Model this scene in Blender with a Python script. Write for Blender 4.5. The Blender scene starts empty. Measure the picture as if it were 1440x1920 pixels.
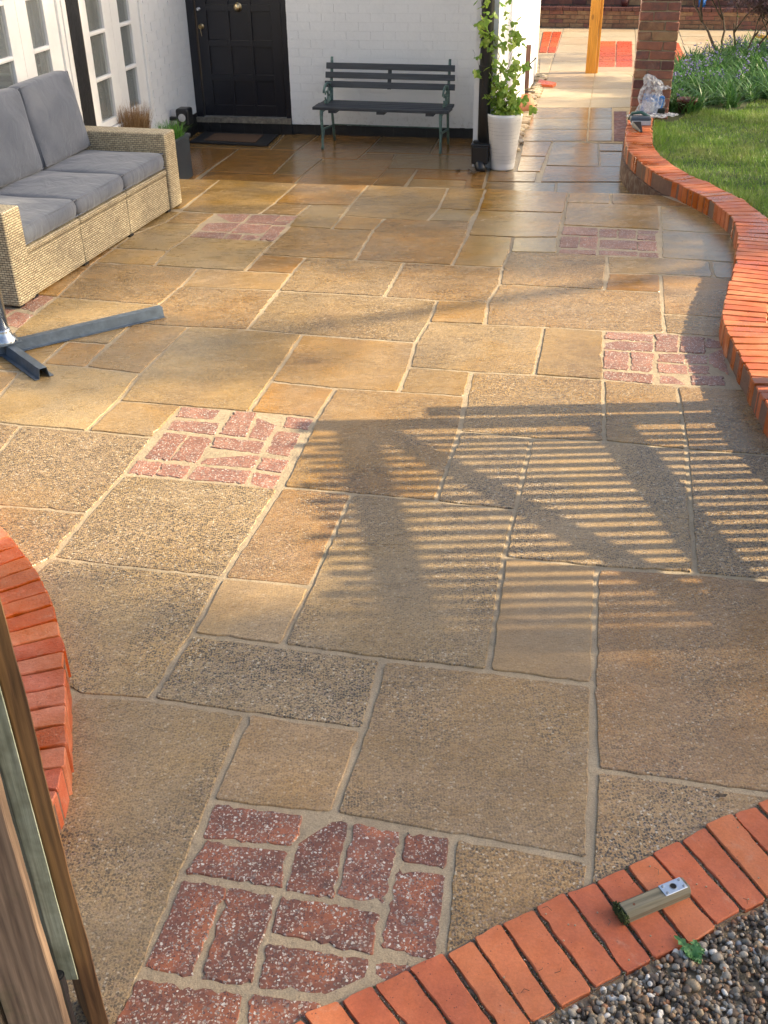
import bpy, math, random
import numpy as np
from mathutils import Vector, Matrix
random.seed(7); RNG = np.random.default_rng(7)
R = math.radians
scene = bpy.context.scene
COL = scene.collection

# ------------------------------------------------------------------ camera, sky, sun, exposure
CAM_H, F_PX, PITCH, ROLL = 1.94, 1945.0, 0.5475, -0.0147
fw = Vector((0, math.cos(PITCH), -math.sin(PITCH)))
up0 = Vector((0, math.sin(PITCH), math.cos(PITCH))); rt0 = Vector((1, 0, 0))
rt = rt0 * math.cos(ROLL) + up0 * math.sin(ROLL)
up = up0 * math.cos(ROLL) - rt0 * math.sin(ROLL)
cam = bpy.data.objects.new("camera", bpy.data.cameras.new("camera")); COL.objects.link(cam)
M = Matrix((rt, up, -fw)).transposed().to_4x4(); M.translation = (0, 0, CAM_H)
cam.matrix_world = M
cam.data.sensor_fit = 'VERTICAL'; cam.data.sensor_height = 24.0
cam.data.lens = 24.0 * F_PX / 1920.0
cam.data.clip_start = 0.05; cam.data.clip_end = 600
scene.camera = cam

SUN_AZ, SUN_EL = R(89.2), R(29.0)          # compass-like: 0 = +Y, 90 = +X
SUN_STRENGTH, SKY_STRENGTH, EXPOSURE = 5.0, 0.122, 1.24
world = bpy.data.worlds.new("World"); scene.world = world; world.use_nodes = True
wn = world.node_tree; bg = wn.nodes["Background"]
sky = wn.nodes.new("ShaderNodeTexSky"); sky.sky_type = 'NISHITA'; sky.sun_disc = False
sky.sun_elevation = SUN_EL; sky.sun_rotation = SUN_AZ; sky.dust_density = 3.5; sky.ozone_density = 0.4
wn.links.new(sky.outputs[0], bg.inputs[0]); bg.inputs[1].default_value = SKY_STRENGTH
sun = bpy.data.objects.new("sun", bpy.data.lights.new("sun", 'SUN')); COL.objects.link(sun)
sun.data.energy = SUN_STRENGTH; sun.data.angle = R(0.7); sun.data.color = (1.0, 0.83, 0.56)
sdir = Vector((math.sin(SUN_AZ) * math.cos(SUN_EL), math.cos(SUN_AZ) * math.cos(SUN_EL), math.sin(SUN_EL)))
sun.rotation_euler = sdir.to_track_quat('Z', 'Y').to_euler(); sun.location = (12, 4, 9)
vs = scene.view_settings; vs.view_transform = 'Standard'; vs.look = 'None'; vs.gamma = 1.0
vs.use_curve_mapping = False; vs.exposure = EXPOSURE
scene.render.engine = 'CYCLES'
scene.cycles.use_denoising = True; scene.cycles.max_bounces = 6; scene.cycles.transparent_max_bounces = 8
scene.cycles.sample_clamp_indirect = 6

# ------------------------------------------------------------------ measuring helpers (photo survey -> metres)
CAMP = Vector((0, 0, CAM_H))
def ray(px, py): return fw + rt * ((px - 720) / F_PX) - up * ((py - 960) / F_PX)
def at(px, py, z=0.0):
    d = ray(px, py); return CAMP + d * ((z - CAM_H) / d.z)
AZ = 0.2059                                    # direction of the paving joints
A = Vector((math.sin(AZ), math.cos(AZ), 0)); B = Vector((math.cos(AZ), -math.sin(AZ), 0))
LOW = -0.15                                    # level of the paving by the house
W0 = at(372, 247, LOW); W1 = at(885, 260, LOW)
UB = (W1 - W0).normalized(); UB.z = 0          # along the house front, to the right
NB = Vector((UB.y, -UB.x, 0))                  # out of the house front, towards the viewer
def hw(s, d, z): return W0 + UB * s + NB * d + Vector((0, 0, z - LOW))

# ------------------------------------------------------------------ mesh builder
class MB:
    def __init__(s): s.v = []; s.f = []; s.mi = []; s.cur = 0
    def add(s, vs, fs):
        o = len(s.v); s.v += [tuple(x) for x in vs]
        for f in fs: s.f.append(tuple(i + o for i in f)); s.mi.append(s.cur)
        return s
    def box(s, c, size, rot=None, taper=1.0):
        hx, hy, hz = size[0] / 2, size[1] / 2, size[2] / 2
        P = [Vector((x * hx * (taper if z > 0 else 1), y * hy * (taper if z > 0 else 1), z * hz)) for z in (-1, 1) for y in (-1, 1) for x in (-1, 1)]
        if rot is not None: P = [rot @ p for p in P]
        c = Vector(c); P = [p + c for p in P]
        return s.add(P, [(0, 2, 3, 1), (4, 5, 7, 6), (0, 1, 5, 4), (2, 6, 7, 3), (0, 4, 6, 2), (1, 3, 7, 5)])
    def hexa(s, b, t):           # four bottom, four top points, counter-clockwise seen from above
        return s.add(list(b) + list(t), [(3, 2, 1, 0), (4, 5, 6, 7), (0, 1, 5, 4), (1, 2, 6, 5), (2, 3, 7, 6), (3, 0, 4, 7)])
    def bar(s, a, b, w, h, side=None):
        a, b = Vector(a), Vector(b); d = (b - a).normalized()
        sd = Vector(side) if side else d.cross(Vector((0, 0, 1)))
        if sd.length < 1e-4: sd = Vector((1, 0, 0))
        sd = (sd - d * sd.dot(d)).normalized(); u = sd.cross(d)
        q = lambda p: [p + sd * (w / 2 * i) + u * (h / 2 * j) for i, j in ((-1, -1), (1, -1), (1, 1), (-1, 1))]
        return s.add(q(a) + q(b), [(0, 1, 2, 3)[::-1], (4, 5, 6, 7)] + [(i, (i + 1) % 4, 4 + (i + 1) % 4, 4 + i) for i in range(4)])
    def tube(s, pts, r, n=8, cap=True):
        pts = [Vector(p) for p in pts]; m = len(pts); rs = r if hasattr(r, '__len__') else [r] * m
        base = len(s.v); prev = None
        for i, p in enumerate(pts):
            d = (pts[min(i + 1, m - 1)] - pts[max(i - 1, 0)]).normalized()
            a = prev - d * prev.dot(d) if prev is not None else d.cross(Vector((0.3, 0.9, 0.2)))
            if a.length < 1e-5: a = d.cross(Vector((1, 0, 0.1)))
            a.normalize(); prev = a; b = d.cross(a)
            for k in range(n):
                t = 2 * math.pi * k / n; s.v.append(tuple(p + (a * math.cos(t) + b * math.sin(t)) * rs[i]))
        for i in range(m - 1):
            for k in range(n):
                s.f.append((base + i * n + k, base + i * n + (k + 1) % n, base + (i + 1) * n + (k + 1) % n, base + (i + 1) * n + k)); s.mi.append(s.cur)
        if cap:
            s.f.append(tuple(base + k for k in range(n))[::-1]); s.mi.append(s.cur)
            s.f.append(tuple(base + (m - 1) * n + k for k in range(n))); s.mi.append(s.cur)
        return s
    def lathe(s, prof, n=32, c=(0, 0, 0), close=False):
        base = len(s.v)
        for r, z in prof:
            for k in range(n):
                t = 2 * math.pi * k / n; s.v.append((c[0] + r * math.cos(t), c[1] + r * math.sin(t), c[2] + z))
        for i in range(len(prof) - 1):
            for k in range(n):
                s.f.append((base + i * n + k, base + i * n + (k + 1) % n, base + (i + 1) * n + (k + 1) % n, base + (i + 1) * n + k)); s.mi.append(s.cur)
        return s
    def mesh(s, name, smooth=False):
        me = bpy.data.meshes.new(name); me.from_pydata(s.v, [], s.f)
        for p, m in zip(me.polygons, s.mi): p.material_index = m
        if smooth: me.shade_smooth()
        box_uv(me); return me
def box_uv(me):
    n = len(me.polygons)
    if not n: return
    uv = me.uv_layers.new(name="UVMap")
    co = np.empty(len(me.vertices) * 3, 'f'); me.vertices.foreach_get('co', co); co = co.reshape(-1, 3)
    li = np.empty(len(me.loops), 'i'); me.loops.foreach_get('vertex_index', li)
    nr = np.empty(n * 3, 'f'); me.polygons.foreach_get('normal', nr); nr = np.abs(nr.reshape(-1, 3))
    lt = np.empty(n, 'i'); me.polygons.foreach_get('loop_total', lt)
    ax = np.repeat(nr.argmax(1), lt); c = co[li]
    out = np.where((ax == 0)[:, None], c[:, [1, 2]], np.where((ax == 1)[:, None], c[:, [0, 2]], c[:, [0, 1]]))
    uv.data.foreach_set('uv', out.astype('f').ravel())

def thing(name, label, cat, loc=(0, 0, 0), rz=0.0, group=None, kind=None):
    o = bpy.data.objects.new(name, None); COL.objects.link(o); o.empty_display_size = 0.1
    o.location = loc; o.rotation_euler = (0, 0, rz)
    if kind: o['kind'] = kind
    if label: o['label'] = label
    if cat: o['category'] = cat
    if group: o['group'] = group
    return o
def tag(o, label=None, cat=None, group=None, kind=None):
    for k, v in (('label', label), ('category', cat), ('group', group), ('kind', kind)):
        if v: o[k] = v
    return o
def obj(name, me, mat, parent=None, smooth=False, world=True, bevel=0, sub=0, label=None, seg=2):
    if isinstance(me, MB): me = me.mesh(name, smooth)
    o = bpy.data.objects.new(name, me); COL.objects.link(o)
    if not me.materials:
        for m in (mat if isinstance(mat, (list, tuple)) else [mat]): me.materials.append(m)
    if parent is not None:
        o.parent = parent
        if world:
            q = parent; off = Vector((0, 0, 0))
            while q is not None: off += Vector(q.location); q = q.parent
            o.location = -off
    if bevel:
        b = o.modifiers.new("bevel", 'BEVEL'); b.width = bevel; b.segments = seg; b.limit_method = 'ANGLE'; b.angle_limit = R(35)
    if sub:
        b = o.modifiers.new("sub", 'SUBSURF'); b.levels = sub; b.render_levels = sub
    if label: o['label'] = label
    return o
def recenter(o):
    """origin to the middle of the mesh footprint (keeps the geometry where it is)"""
    me = o.data; n = len(me.vertices); co = np.empty(n * 3, 'f'); me.vertices.foreach_get('co', co); co = co.reshape(-1, 3)
    c = (co.min(0) + co.max(0)) / 2; c[2] = co[:, 2].min(); co -= c
    me.vertices.foreach_set('co', co.ravel()); me.update(); o.location = Vector(o.location) + Vector([float(x) for x in c]); return o

# ------------------------------------------------------------------ materials
class NT:
    def __init__(s, name):
        s.m = bpy.data.materials.new(name); s.m.use_nodes = True; s.t = s.m.node_tree
        s.b = s.t.nodes["Principled BSDF"]; s.pos = s.n('ShaderNodeNewGeometry').outputs['Position']
    def n(s, typ, **kw):
        nd = s.t.nodes.new(typ)
        for k, v in kw.items(): setattr(nd, k, v)
        return nd
    def put(s, sock, v):
        if isinstance(v, bpy.types.NodeSocket): s.t.links.new(v, sock)
        elif isinstance(v, (tuple, list)) and len(v) == 3 and sock.type == 'RGBA': sock.default_value = (*v, 1)
        else: sock.default_value = v
        return s
    def noise(s, scale=5, detail=4, rough=0.55, vec=None, dist=0.0, out=0):
        nd = s.n('ShaderNodeTexNoise'); s.put(nd.inputs['Vector'], vec or s.pos)
        nd.inputs['Scale'].default_value = scale; nd.inputs['Detail'].default_value = detail
        nd.inputs['Roughness'].default_value = rough; nd.inputs['Distortion'].default_value = dist; return nd.outputs[out]
    def vor(s, scale=5, vec=None, feature='F1', rand=1.0, dim='3D'):
        nd = s.n('ShaderNodeTexVoronoi', feature=feature, voronoi_dimensions=dim); s.put(nd.inputs['Vector'], vec or s.pos)
        nd.inputs['Scale'].default_value = scale; nd.inputs['Randomness'].default_value = rand; return nd.outputs
    def ramp(s, fac, stops, interp='LINEAR'):
        nd = s.n('ShaderNodeValToRGB'); cr = nd.color_ramp; cr.interpolation = interp
        while len(cr.elements) < len(stops): cr.elements.new(0.5)
        for e, (p, c) in zip(cr.elements, stops):
            e.position = p; e.color = (*c, 1) if isinstance(c, (tuple, list)) else (c, c, c, 1)
        s.put(nd.inputs[0], fac); return nd.outputs[0]
    def mix(s, fac, a, b, mode='MIX'):
        nd = s.n('ShaderNodeMix', data_type='RGBA', blend_type=mode); nd.clamp_factor = True
        s.put(nd.inputs[0], fac); s.put(nd.inputs[6], a); s.put(nd.inputs[7], b); return nd.outputs[2]
    def math(s, op, a, b=0.0, c=0.0, clamp=False):
        nd = s.n('ShaderNodeMath', operation=op); nd.use_clamp = clamp
        s.put(nd.inputs[0], a); s.put(nd.inputs[1], b); s.put(nd.inputs[2], c); return nd.outputs[0]
    def mapr(s, v, a, b, c=0.0, d=1.0):
        nd = s.n('ShaderNodeMapRange'); s.put(nd.inputs[0], v)
        for i, x in enumerate((a, b, c, d)): nd.inputs[i + 1].default_value = x
        return nd.outputs[0]
    def warp(s, scale, amp):
        a = s.n('ShaderNodeVectorMath', operation='SUBTRACT'); s.put(a.inputs[0], s.noise(scale, 3, 0.6, out=1)); a.inputs[1].default_value = (.5, .5, .5)
        m = s.n('ShaderNodeVectorMath', operation='MULTIPLY_ADD'); s.put(m.inputs[0], a.outputs[0]); m.inputs[1].default_value = (amp, amp, amp); s.put(m.inputs[2], s.pos); return m.outputs[0]
    def sep(s, vec, i):
        nd = s.n('ShaderNodeSeparateXYZ'); s.put(nd.inputs[0], vec); return nd.outputs[i]
    def scale(s, vec, sc, rot=(0, 0, 0)):
        nd = s.n('ShaderNodeMapping'); s.put(nd.inputs[0], vec); nd.inputs['Scale'].default_value = sc
        nd.inputs['Rotation'].default_value = rot; return nd.outputs[0]
    def obrand(s): return s.n('ShaderNodeObjectInfo').outputs['Random']
    def coord(s, w='Object'): return s.n('ShaderNodeTexCoord').outputs[w]
    def hsv(s, col, h=0.5, sat=1.0, v=1.0):
        nd = s.n('ShaderNodeHueSaturation'); s.put(nd.inputs['Color'], col); s.put(nd.inputs['Hue'], h)
        s.put(nd.inputs['Saturation'], sat); s.put(nd.inputs['Value'], v); return nd.outputs[0]
    def bump(s, h, strength=0.5, dist=0.002, prev=None):
        nd = s.n('ShaderNodeBump'); s.put(nd.inputs['Height'], h); s.put(nd.inputs['Strength'], strength)
        nd.inputs['Distance'].default_value = dist
        if prev is not None: s.put(nd.inputs['Normal'], prev)
        return nd.outputs[0]
    def fin(s, col=None, rough=None, nrm=None, metal=None, spec=None, coat=None):
        I = s.b.inputs
        for k, v in (('Base Color', col), ('Roughness', rough), ('Normal', nrm), ('Metallic', metal), ('Specular IOR Level', spec), ('Coat Weight', coat)):
            if v is not None: s.put(I[k], v)
        return s.m

def stone_mat(name, wet, agg, tint=None, far=False, near=False):
    s = NT(name); r = s.obrand()
    n1 = s.noise(1.7, 5, 0.6, dist=0.4); n2 = s.noise(7.0, 6, 0.65); fine = s.noise(220, 3, 0.7)
    base = s.ramp(n1, [(0.30, (0.30, 0.185, 0.085)), (0.44, (0.46, 0.285, 0.11)), (0.57, (0.45, 0.31, 0.16)), (0.72, (0.36, 0.26, 0.16))])
    if near: base = s.mix(s.mapr(s.noise(1.3, 4, 0.6, dist=0.8), 0.38, 0.62, 0.75, 0.15), base, (0.40, 0.285, 0.17)); base = s.mix(s.mapr(s.noise(0.9, 3, 0.5), 0.5, 0.7, 0, 0.4), base, (0.34, 0.25, 0.175))  # near slabs: grey-brown of the shaded foreground mixed into their colour
    if tint: base = s.mix(0.75, base, tint)
    base = s.hsv(base, s.mapr(r, 0, 1, 0.487, 0.508), s.mapr(r, 0, 1, 1.12, 0.9), s.mapr(s.math('FRACT', s.math('MULTIPLY', r, 7.3)), 0, 1, 0.84, 1.12))
    base = s.mix(s.mapr(n2, 0.35, 0.75, 0, 0.45), base, (0.36, 0.25, 0.13))
    grain = s.mapr(fine, 0.3, 0.7, 0.78, 1.2); base = s.mix(1.0, base, s.ramp(grain, [(0, 0.0), (1, 1.0)]), 'MULTIPLY') if False else s.hsv(base, 0.5, 1.0, grain)
    wp = s.warp(170, 0.009); v = s.vor(132 if not far else 80, wp, dim='2D')
    cid = s.sep(v['Color'], 0)
    peb = s.ramp(cid, [(0.0, (0.055, 0.048, 0.042)), (0.30, (0.10, 0.082, 0.065)), (0.40, (0.24, 0.165, 0.10)), (0.56, (0.44, 0.31, 0.17)), (0.78, (0.32, 0.24, 0.18)), (0.93, (0.62, 0.54, 0.42))], 'CONSTANT')
    m = s.mapr(v['Distance'], 0.55, 0.30, 0, 1)
    v2 = s.vor(270 if not far else 120, wp, dim='2D'); m_2 = s.math('MULTIPLY', s.mapr(v2['Distance'], 0.5, 0.3), s.mapr(s.sep(v2['Color'], 1), 0.45, 0.5))
    c2 = s.ramp(s.sep(v2['Color'], 0), [(0, (0.05, 0.043, 0.038)), (0.45, (0.17, 0.115, 0.07)), (0.7, (0.50, 0.38, 0.22))], 'CONSTANT')
    zone = s.math('ADD', s.noise(2.1, 4, 0.6, dist=0.6), s.mapr(s.math('FRACT', s.math('MULTIPLY', r, 3.7)), 0, 1, -0.16, 0.16))
    zone = s.mapr(zone, 0.34, 0.58, 0.45, 1.15)
    am = s.math('MULTIPLY', s.math('MULTIPLY', m, zone), agg)
    col = s.mix(am, base, peb); col = s.mix(s.math('MULTIPLY', s.math('MULTIPLY', m_2, zone), agg * .8), col, c2)
    # pale limescale bloom and dark stains
    bl = s.mapr(s.noise(3.3, 6, 0.7, dist=1.2), 0.66, 0.78, 0, 0.35); col = s.mix(bl, col, (0.46, 0.43, 0.38))
    st = s.mapr(s.noise(11, 5, 0.75), 0.68, 0.8, 0, 0.45); col = s.mix(st, col, (0.12, 0.085, 0.055))
    wetn = s.math('ADD', s.math('ADD', s.math('MULTIPLY', s.noise(1.1, 4, 0.55, dist=0.5), 0.6), s.math('MULTIPLY', s.noise(6.5, 5, 0.65, vec=s.scale(s.pos, (1, 2.2, 1)), dist=1.0), 0.7)), wet - 0.15)
    rough = s.mapr(wetn, 0.35, 0.95, 0.60, 0.05)
    col = s.hsv(col, 0.5, s.mapr(wetn, 0.4, 1.0, 1.0, 1.22), s.mapr(wetn, 0.4, 1.0, 1.0, 0.62))
    riv = s.noise(5.5, 5, 0.6, vec=s.scale(s.pos, (1, 2.6, 1), (0, 0, 0.3)), dist=0.8)
    rp = s.noise(26, 4, 0.6, vec=s.scale(s.pos, (0.6, 1.6, 1)), dist=1.5)
    b0 = s.bump(rp, 0.22, 0.003); b1 = s.bump(riv, 0.3 if wet > 0.3 else 0.45, 0.008, b0); b2 = s.bump(fine, 0.25, 0.0015, b1)
    b3 = s.bump(s.math('MULTIPLY', m, s.math('MULTIPLY', zone, s.mapr(wetn, 0.7, 1.0, 1, 0.15))), 0.55 * min(1, agg + .1), 0.0022, b2)
    return s.fin(col, rough, b3, spec=0.5)

M_STONE = stone_mat("sandstone_damp", 0.17, 0.8)
M_STONE_NEAR = stone_mat("sandstone_near", 0.10, 0.95, near=True)
M_STONE_NEARS = stone_mat("sandstone_near_smooth", 0.04, 0.35, near=True)
M_STONE_MID = stone_mat("sandstone_damp_smooth", 0.24, 0.4)
M_STONE_WET = stone_mat("sandstone_wet", 0.42, 0.12, tint=(0.30, 0.185, 0.095), far=True)
M_STONE_FAR = stone_mat("sandstone_puddled", 0.34, 0.2, far=True)
M_GREY = stone_mat("pale_sandstone_path", -0.05, 0.1, tint=(0.42, 0.37, 0.28), far=True)
M_GREYWET = stone_mat("pale_sandstone_wet", 0.38, 0.1, tint=(0.33, 0.26, 0.17), far=True)

def mortar(name, c, wet=0.0):
    s = NT(name); n = s.noise(9, 6, 0.7); f = s.noise(260, 3, 0.8)
    col = s.hsv(s.mix(s.mapr(n, 0.35, 0.7), c, tuple(x * 0.72 for x in c)), 0.5, 1, s.mapr(f, 0.3, 0.7, 0.75, 1.25))
    dk = s.mapr(s.noise(46, 4, 0.7), 0.60, 0.68, 0, 0.55); col = s.mix(dk, col, tuple(x * 0.35 for x in c)); gr = s.mapr(s.noise(2.3, 5, 0.7), 0.58, 0.70, 0, 0.45); col = s.mix(gr, col, (0.17, 0.17, 0.10))
    return s.fin(col, 0.8 - wet, s.bump(s.noise(34, 6, 0.75), 1.0, 0.008, s.bump(f, 0.5, 0.0015)))
M_MORTAR = mortar("sandy_jointing", (0.46, 0.36, 0.235), 0.1)
M_MORTAR_LOW = mortar("wet_jointing", (0.34, 0.27, 0.18), 0.45)
M_MORTAR_DK = mortar("brick_joint_dirt", (0.19, 0.15, 0.11), 0.0)
M_MORTAR_BR = mortar("brick_joint", (0.22, 0.12, 0.08), 0.0)

def paver_mat(name, c1, c2, c3):
    s = NT(name); r = s.obrand(); wp = s.warp(130, 0.014); v = s.vor(185, wp, dim='2D'); v2 = s.vor(100, wp, dim='2D')
    base = s.ramp(s.noise(9, 5, 0.7), [(0.36, c1), (0.5, c2), (0.64, c3)])
    base = s.hsv(base, 0.5, 1, s.mapr(r, 0, 1, 0.85, 1.2)); dirt = s.mapr(s.noise(19, 6, 0.75, dist=1), 0.56, 0.70, 0, 0.6); base = s.mix(dirt, base, (0.15, 0.12, 0.085)); cid = s.sep(v['Color'], 0)
    peb = s.ramp(cid, [(0.0, (0.10, 0.05, 0.05)), (0.38, (0.34, 0.20, 0.17)), (0.55, (0.50, 0.42, 0.35)), (0.8, (0.28, 0.25, 0.24)), (0.92, (0.68, 0.63, 0.56))], 'CONSTANT')
    m = s.mapr(v['Distance'], 0.40, 0.28); sel = s.mapr(s.sep(v['Color'], 1), 0.34, 0.38)
    m2 = s.math('MULTIPLY', s.math('MULTIPLY', m, sel), s.mapr(s.noise(14, 3, 0.6), 0.3, 0.5, 0.35, 1))
    col = s.mix(m2, base, peb); mm = s.math('MULTIPLY', s.mapr(v2['Distance'], 0.34, 0.22), s.mapr(s.sep(v2['Color'], 1), 0.66, 0.70)); col = s.mix(mm, col, s.ramp(s.sep(v2['Color'], 0), [(0, (.20, .16, .14)), (.4, (.44, .36, .30)), (.75, (.62, .58, .52))], 'CONSTANT'))
    return s.fin(col, s.mapr(s.noise(3, 3), 0.3, 0.7, 0.35, 0.65), s.bump(m2, 0.7, 0.0022, s.bump(s.noise(40, 5, 0.7), 0.6, 0.004)))
M_PAVER = paver_mat("exposed_red_paver", (0.15, 0.065, 0.045), (0.23, 0.088, 0.055), (0.38, 0.125, 0.058))
M_PAVER2 = paver_mat("dusty_pink_paver", (0.22, 0.10, 0.072), (0.30, 0.13, 0.085), (0.38, 0.18, 0.115))

def brick_mat(name, c1, c2, c3, rough=(0.45, 0.75), stain=0.35, bumpy=0.4, wet=False, stainc=(0.07, 0.045, 0.045)):
    s = NT(name); r = s.obrand()
    col = s.ramp(s.math('ADD', s.math('MULTIPLY', s.noise(14, 5, 0.65), 0.8), s.math('MULTIPLY', r, 0.2)), [(0.28, c1), (0.5, c2), (0.72, c3)])
    col = s.hsv(col, s.mapr(r, 0, 1, 0.496, 0.504), 1.0, s.mapr(s.noise(160, 3, 0.8), 0.3, 0.7, 0.84, 1.14))
    st = s.mapr(s.math('ADD', s.noise(17, 6, 0.8, dist=0.7), s.mapr(s.math('FRACT', s.math('MULTIPLY', r, 5.1)), 0.75, 1.0, -0.02, 0.055)), 0.62, 0.72, 0, stain)
    col = s.mix(st, col, stainc)
    lime = s.mapr(s.noise(8, 6, 0.75, dist=1.3), 0.60, 0.74, 0, 0.38); col = s.mix(lime, col, (0.50, 0.36, 0.26))
    pit = s.mapr(s.vor(95)['Distance'], 0.10, 0.16, 1, 0); pit = s.math('MULTIPLY', pit, s.mapr(s.noise(60, 2), 0.52, 0.56)); col = s.mix(pit, col, (0.12, 0.04, 0.03))
    rg = s.mapr(s.noise(4.0 if wet else 20, 4), 0.4, 0.6, rough[0], rough[1])
    if wet: col = s.hsv(col, 0.5, s.mapr(s.noise(4.0, 4), 0.4, 0.6, 1.15, 1.0), s.mapr(s.noise(4.0, 4), 0.4, 0.6, 0.72, 1.0))
    nb = s.bump(s.noise(55, 6, 0.7), bumpy, 0.004, s.bump(s.vor(120)['Distance'], bumpy * 0.5, 0.0015))
    return s.fin(col, rg, nb)
M_KERB = brick_mat("red_engineering_brick", (0.40, 0.105, 0.04), (0.50, 0.14, 0.055), (0.56, 0.175, 0.075), stain=0.45, bumpy=0.22)
M_WALLBRICK = brick_mat("coping_brick_right", (0.44, 0.11, 0.035), (0.54, 0.155, 0.055), (0.58, 0.21, 0.10), rough=(0.22, 0.6), stain=0.55, bumpy=0.3, wet=True)
M_LEFTBRICK = brick_mat("coping_brick_left", (0.44, 0.085, 0.025), (0.52, 0.15, 0.075), (0.60, 0.22, 0.13), rough=(0.25, 0.5), stain=0.25, bumpy=0.75, wet=True)
M_OLDBRICK = brick_mat("weathered_pier_brick", (0.12, 0.065, 0.055), (0.27, 0.105, 0.07), (0.36, 0.13, 0.08), stain=0.4, bumpy=0.6)
M_STOCK = brick_mat("garden_stock_brick", (0.15, 0.075, 0.045), (0.30, 0.15, 0.08), (0.40, 0.25, 0.13), stain=0.5, bumpy=0.6, stainc=(0.06, 0.05, 0.03))
M_DARKBRICK = brick_mat("dark_coping_brick", (0.09, 0.035, 0.03), (0.14, 0.055, 0.045), (0.20, 0.075, 0.055), stain=0.4)
M_TERRA = brick_mat("terracotta_paver", (0.42, 0.07, 0.022), (0.50, 0.09, 0.028), (0.55, 0.12, 0.04), rough=(0.25, 0.5), stain=0.2)
M_PLINTH = brick_mat("stained_footing", (0.05, 0.028, 0.02), (0.11, 0.055, 0.035), (0.19, 0.12, 0.085), rough=(0.4, 0.8), stain=0.6, bumpy=1.0, stainc=(0.035, 0.035, 0.02))

def simple(name, c, rough=0.5, metal=0.0, nscale=0, namt=0.15, bs=0.0, bd=0.002, bscale=60, spec=None, coat=None):
    s = NT(name); col = c
    if nscale: col = s.hsv(s.mix(0, c, c), 0.5, 1, s.mapr(s.noise(nscale, 5, 0.7), 0.3, 0.7, 1 - namt, 1 + namt))
    return s.fin(col, rough, s.bump(s.noise(bscale, 4, 0.6), bs, bd) if bs else None, metal, spec, coat)
def paint_white():
    s = NT("white_masonry_paint"); n = s.noise(2.2, 5, 0.6); z = s.sep(s.pos, 2)
    col = s.mix(s.mapr(n, 0.4, 0.75, 0, 0.5), (0.78, 0.79, 0.80), (0.66, 0.67, 0.68))
    d = s.math('MULTIPLY', s.mapr(s.noise(38, 5, 0.8), 0.63, 0.72), 0.25); col = s.mix(d, col, (0.42, 0.41, 0.38))
    sp = s.math('MULTIPLY', s.mapr(z, 0.12, -0.1), s.mapr(s.noise(30, 5, .75), 0.52, 0.66)); col = s.mix(s.math('MULTIPLY', sp, 0.5), col, (0.33, 0.30, 0.25))
    return s.fin(col, 0.6, s.bump(s.noise(45, 5, 0.6), 0.5, 0.004, s.bump(s.noise(7, 3), 0.4, 0.01)))
M_WHITE = paint_white()
M_GLOSSW = simple("white_gloss_joinery", (0.80, 0.80, 0.79), 0.32, nscale=6, namt=0.05, bs=0.15, bscale=25)
M_BLACKP = simple("black_gloss_door_paint", (0.012, 0.013, 0.019), 0.28, nscale=8, bs=0.2, bscale=40)
M_BLACKT = simple("black_tar_paint", (0.012, 0.012, 0.014), 0.45, nscale=9, namt=0.5, bs=0.8, bd=0.01, bscale=22)
M_BLACKPL = simple("black_plastic", (0.012, 0.013, 0.015), 0.3, bs=0.05)
M_RUBBER = simple("black_rubber", (0.014, 0.014, 0.015), 0.7, nscale=120, namt=0.4, bs=0.6, bscale=160)
M_COIR = simple("coir_mat", (0.10, 0.055, 0.03), 0.95, nscale=160, namt=0.5, bs=0.8, bscale=200)
M_BRASS = simple("brass", (0.62, 0.50, 0.30), 0.3, 1.0)
M_STEEL = simple("galvanised_plate", (0.55, 0.60, 0.66), 0.35, 0.85, nscale=30, namt=0.12)
M_SCREW = simple("screw_steel", (0.32, 0.34, 0.36), 0.4, 0.9)
M_CHROME = simple("steel_pole", (0.55, 0.57, 0.60), 0.22, 0.95, nscale=20, namt=0.2)
M_GALV = simple("blue_grey_steel_channel", (0.09, 0.12, 0.16), 0.45, 0.45, nscale=25, namt=0.3, bs=0.15, bscale=30)
M_DARK = simple("dark_hole", (0.006, 0.006, 0.006), 0.9)
M_SOIL = simple("earth", (0.06, 0.042, 0.028), 0.95, nscale=20, namt=0.4, bs=1.0, bd=0.02, bscale=18)
M_SILLST = simple("worn_stone_step", (0.19, 0.165, 0.13), 0.6, nscale=22, namt=0.55, bs=0.8, bd=0.006, bscale=28)
M_PLANTER = simple("dark_slate_planter", (0.025, 0.033, 0.045), 0.4, nscale=10, namt=0.2)
M_TERRAPOT = simple("terracotta_pot", (0.46, 0.20, 0.11), 0.7, nscale=14, namt=0.15)
M_DKPOT = simple("plum_pot", (0.10, 0.025, 0.02), 0.5)
M_YELLOW = simple("yellow_hose", (0.75, 0.38, 0.03), 0.5)
M_CURTAIN = simple("curtain", (0.16, 0.17, 0.17), 0.9, nscale=3, namt=0.2)
M_ROOM = simple("dim_room", (0.05, 0.045, 0.042), 0.9)
def pot_white():
    s = NT("white_ribbed_pot"); return s.fin(s.mix(s.mapr(s.noise(12, 5), 0.4, 0.8, 0, 0.4), (0.70, 0.69, 0.68), (0.50, 0.49, 0.45)), 0.45, None)
M_POTW = pot_white()
def glass():
    s = NT("window_glass"); s.b.inputs['Transmission Weight'].default_value = 0.85; s.b.inputs['IOR'].default_value = 1.45
    return s.fin((0.75, 0.80, 0.80), 0.02)
M_GLASS = glass()
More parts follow.
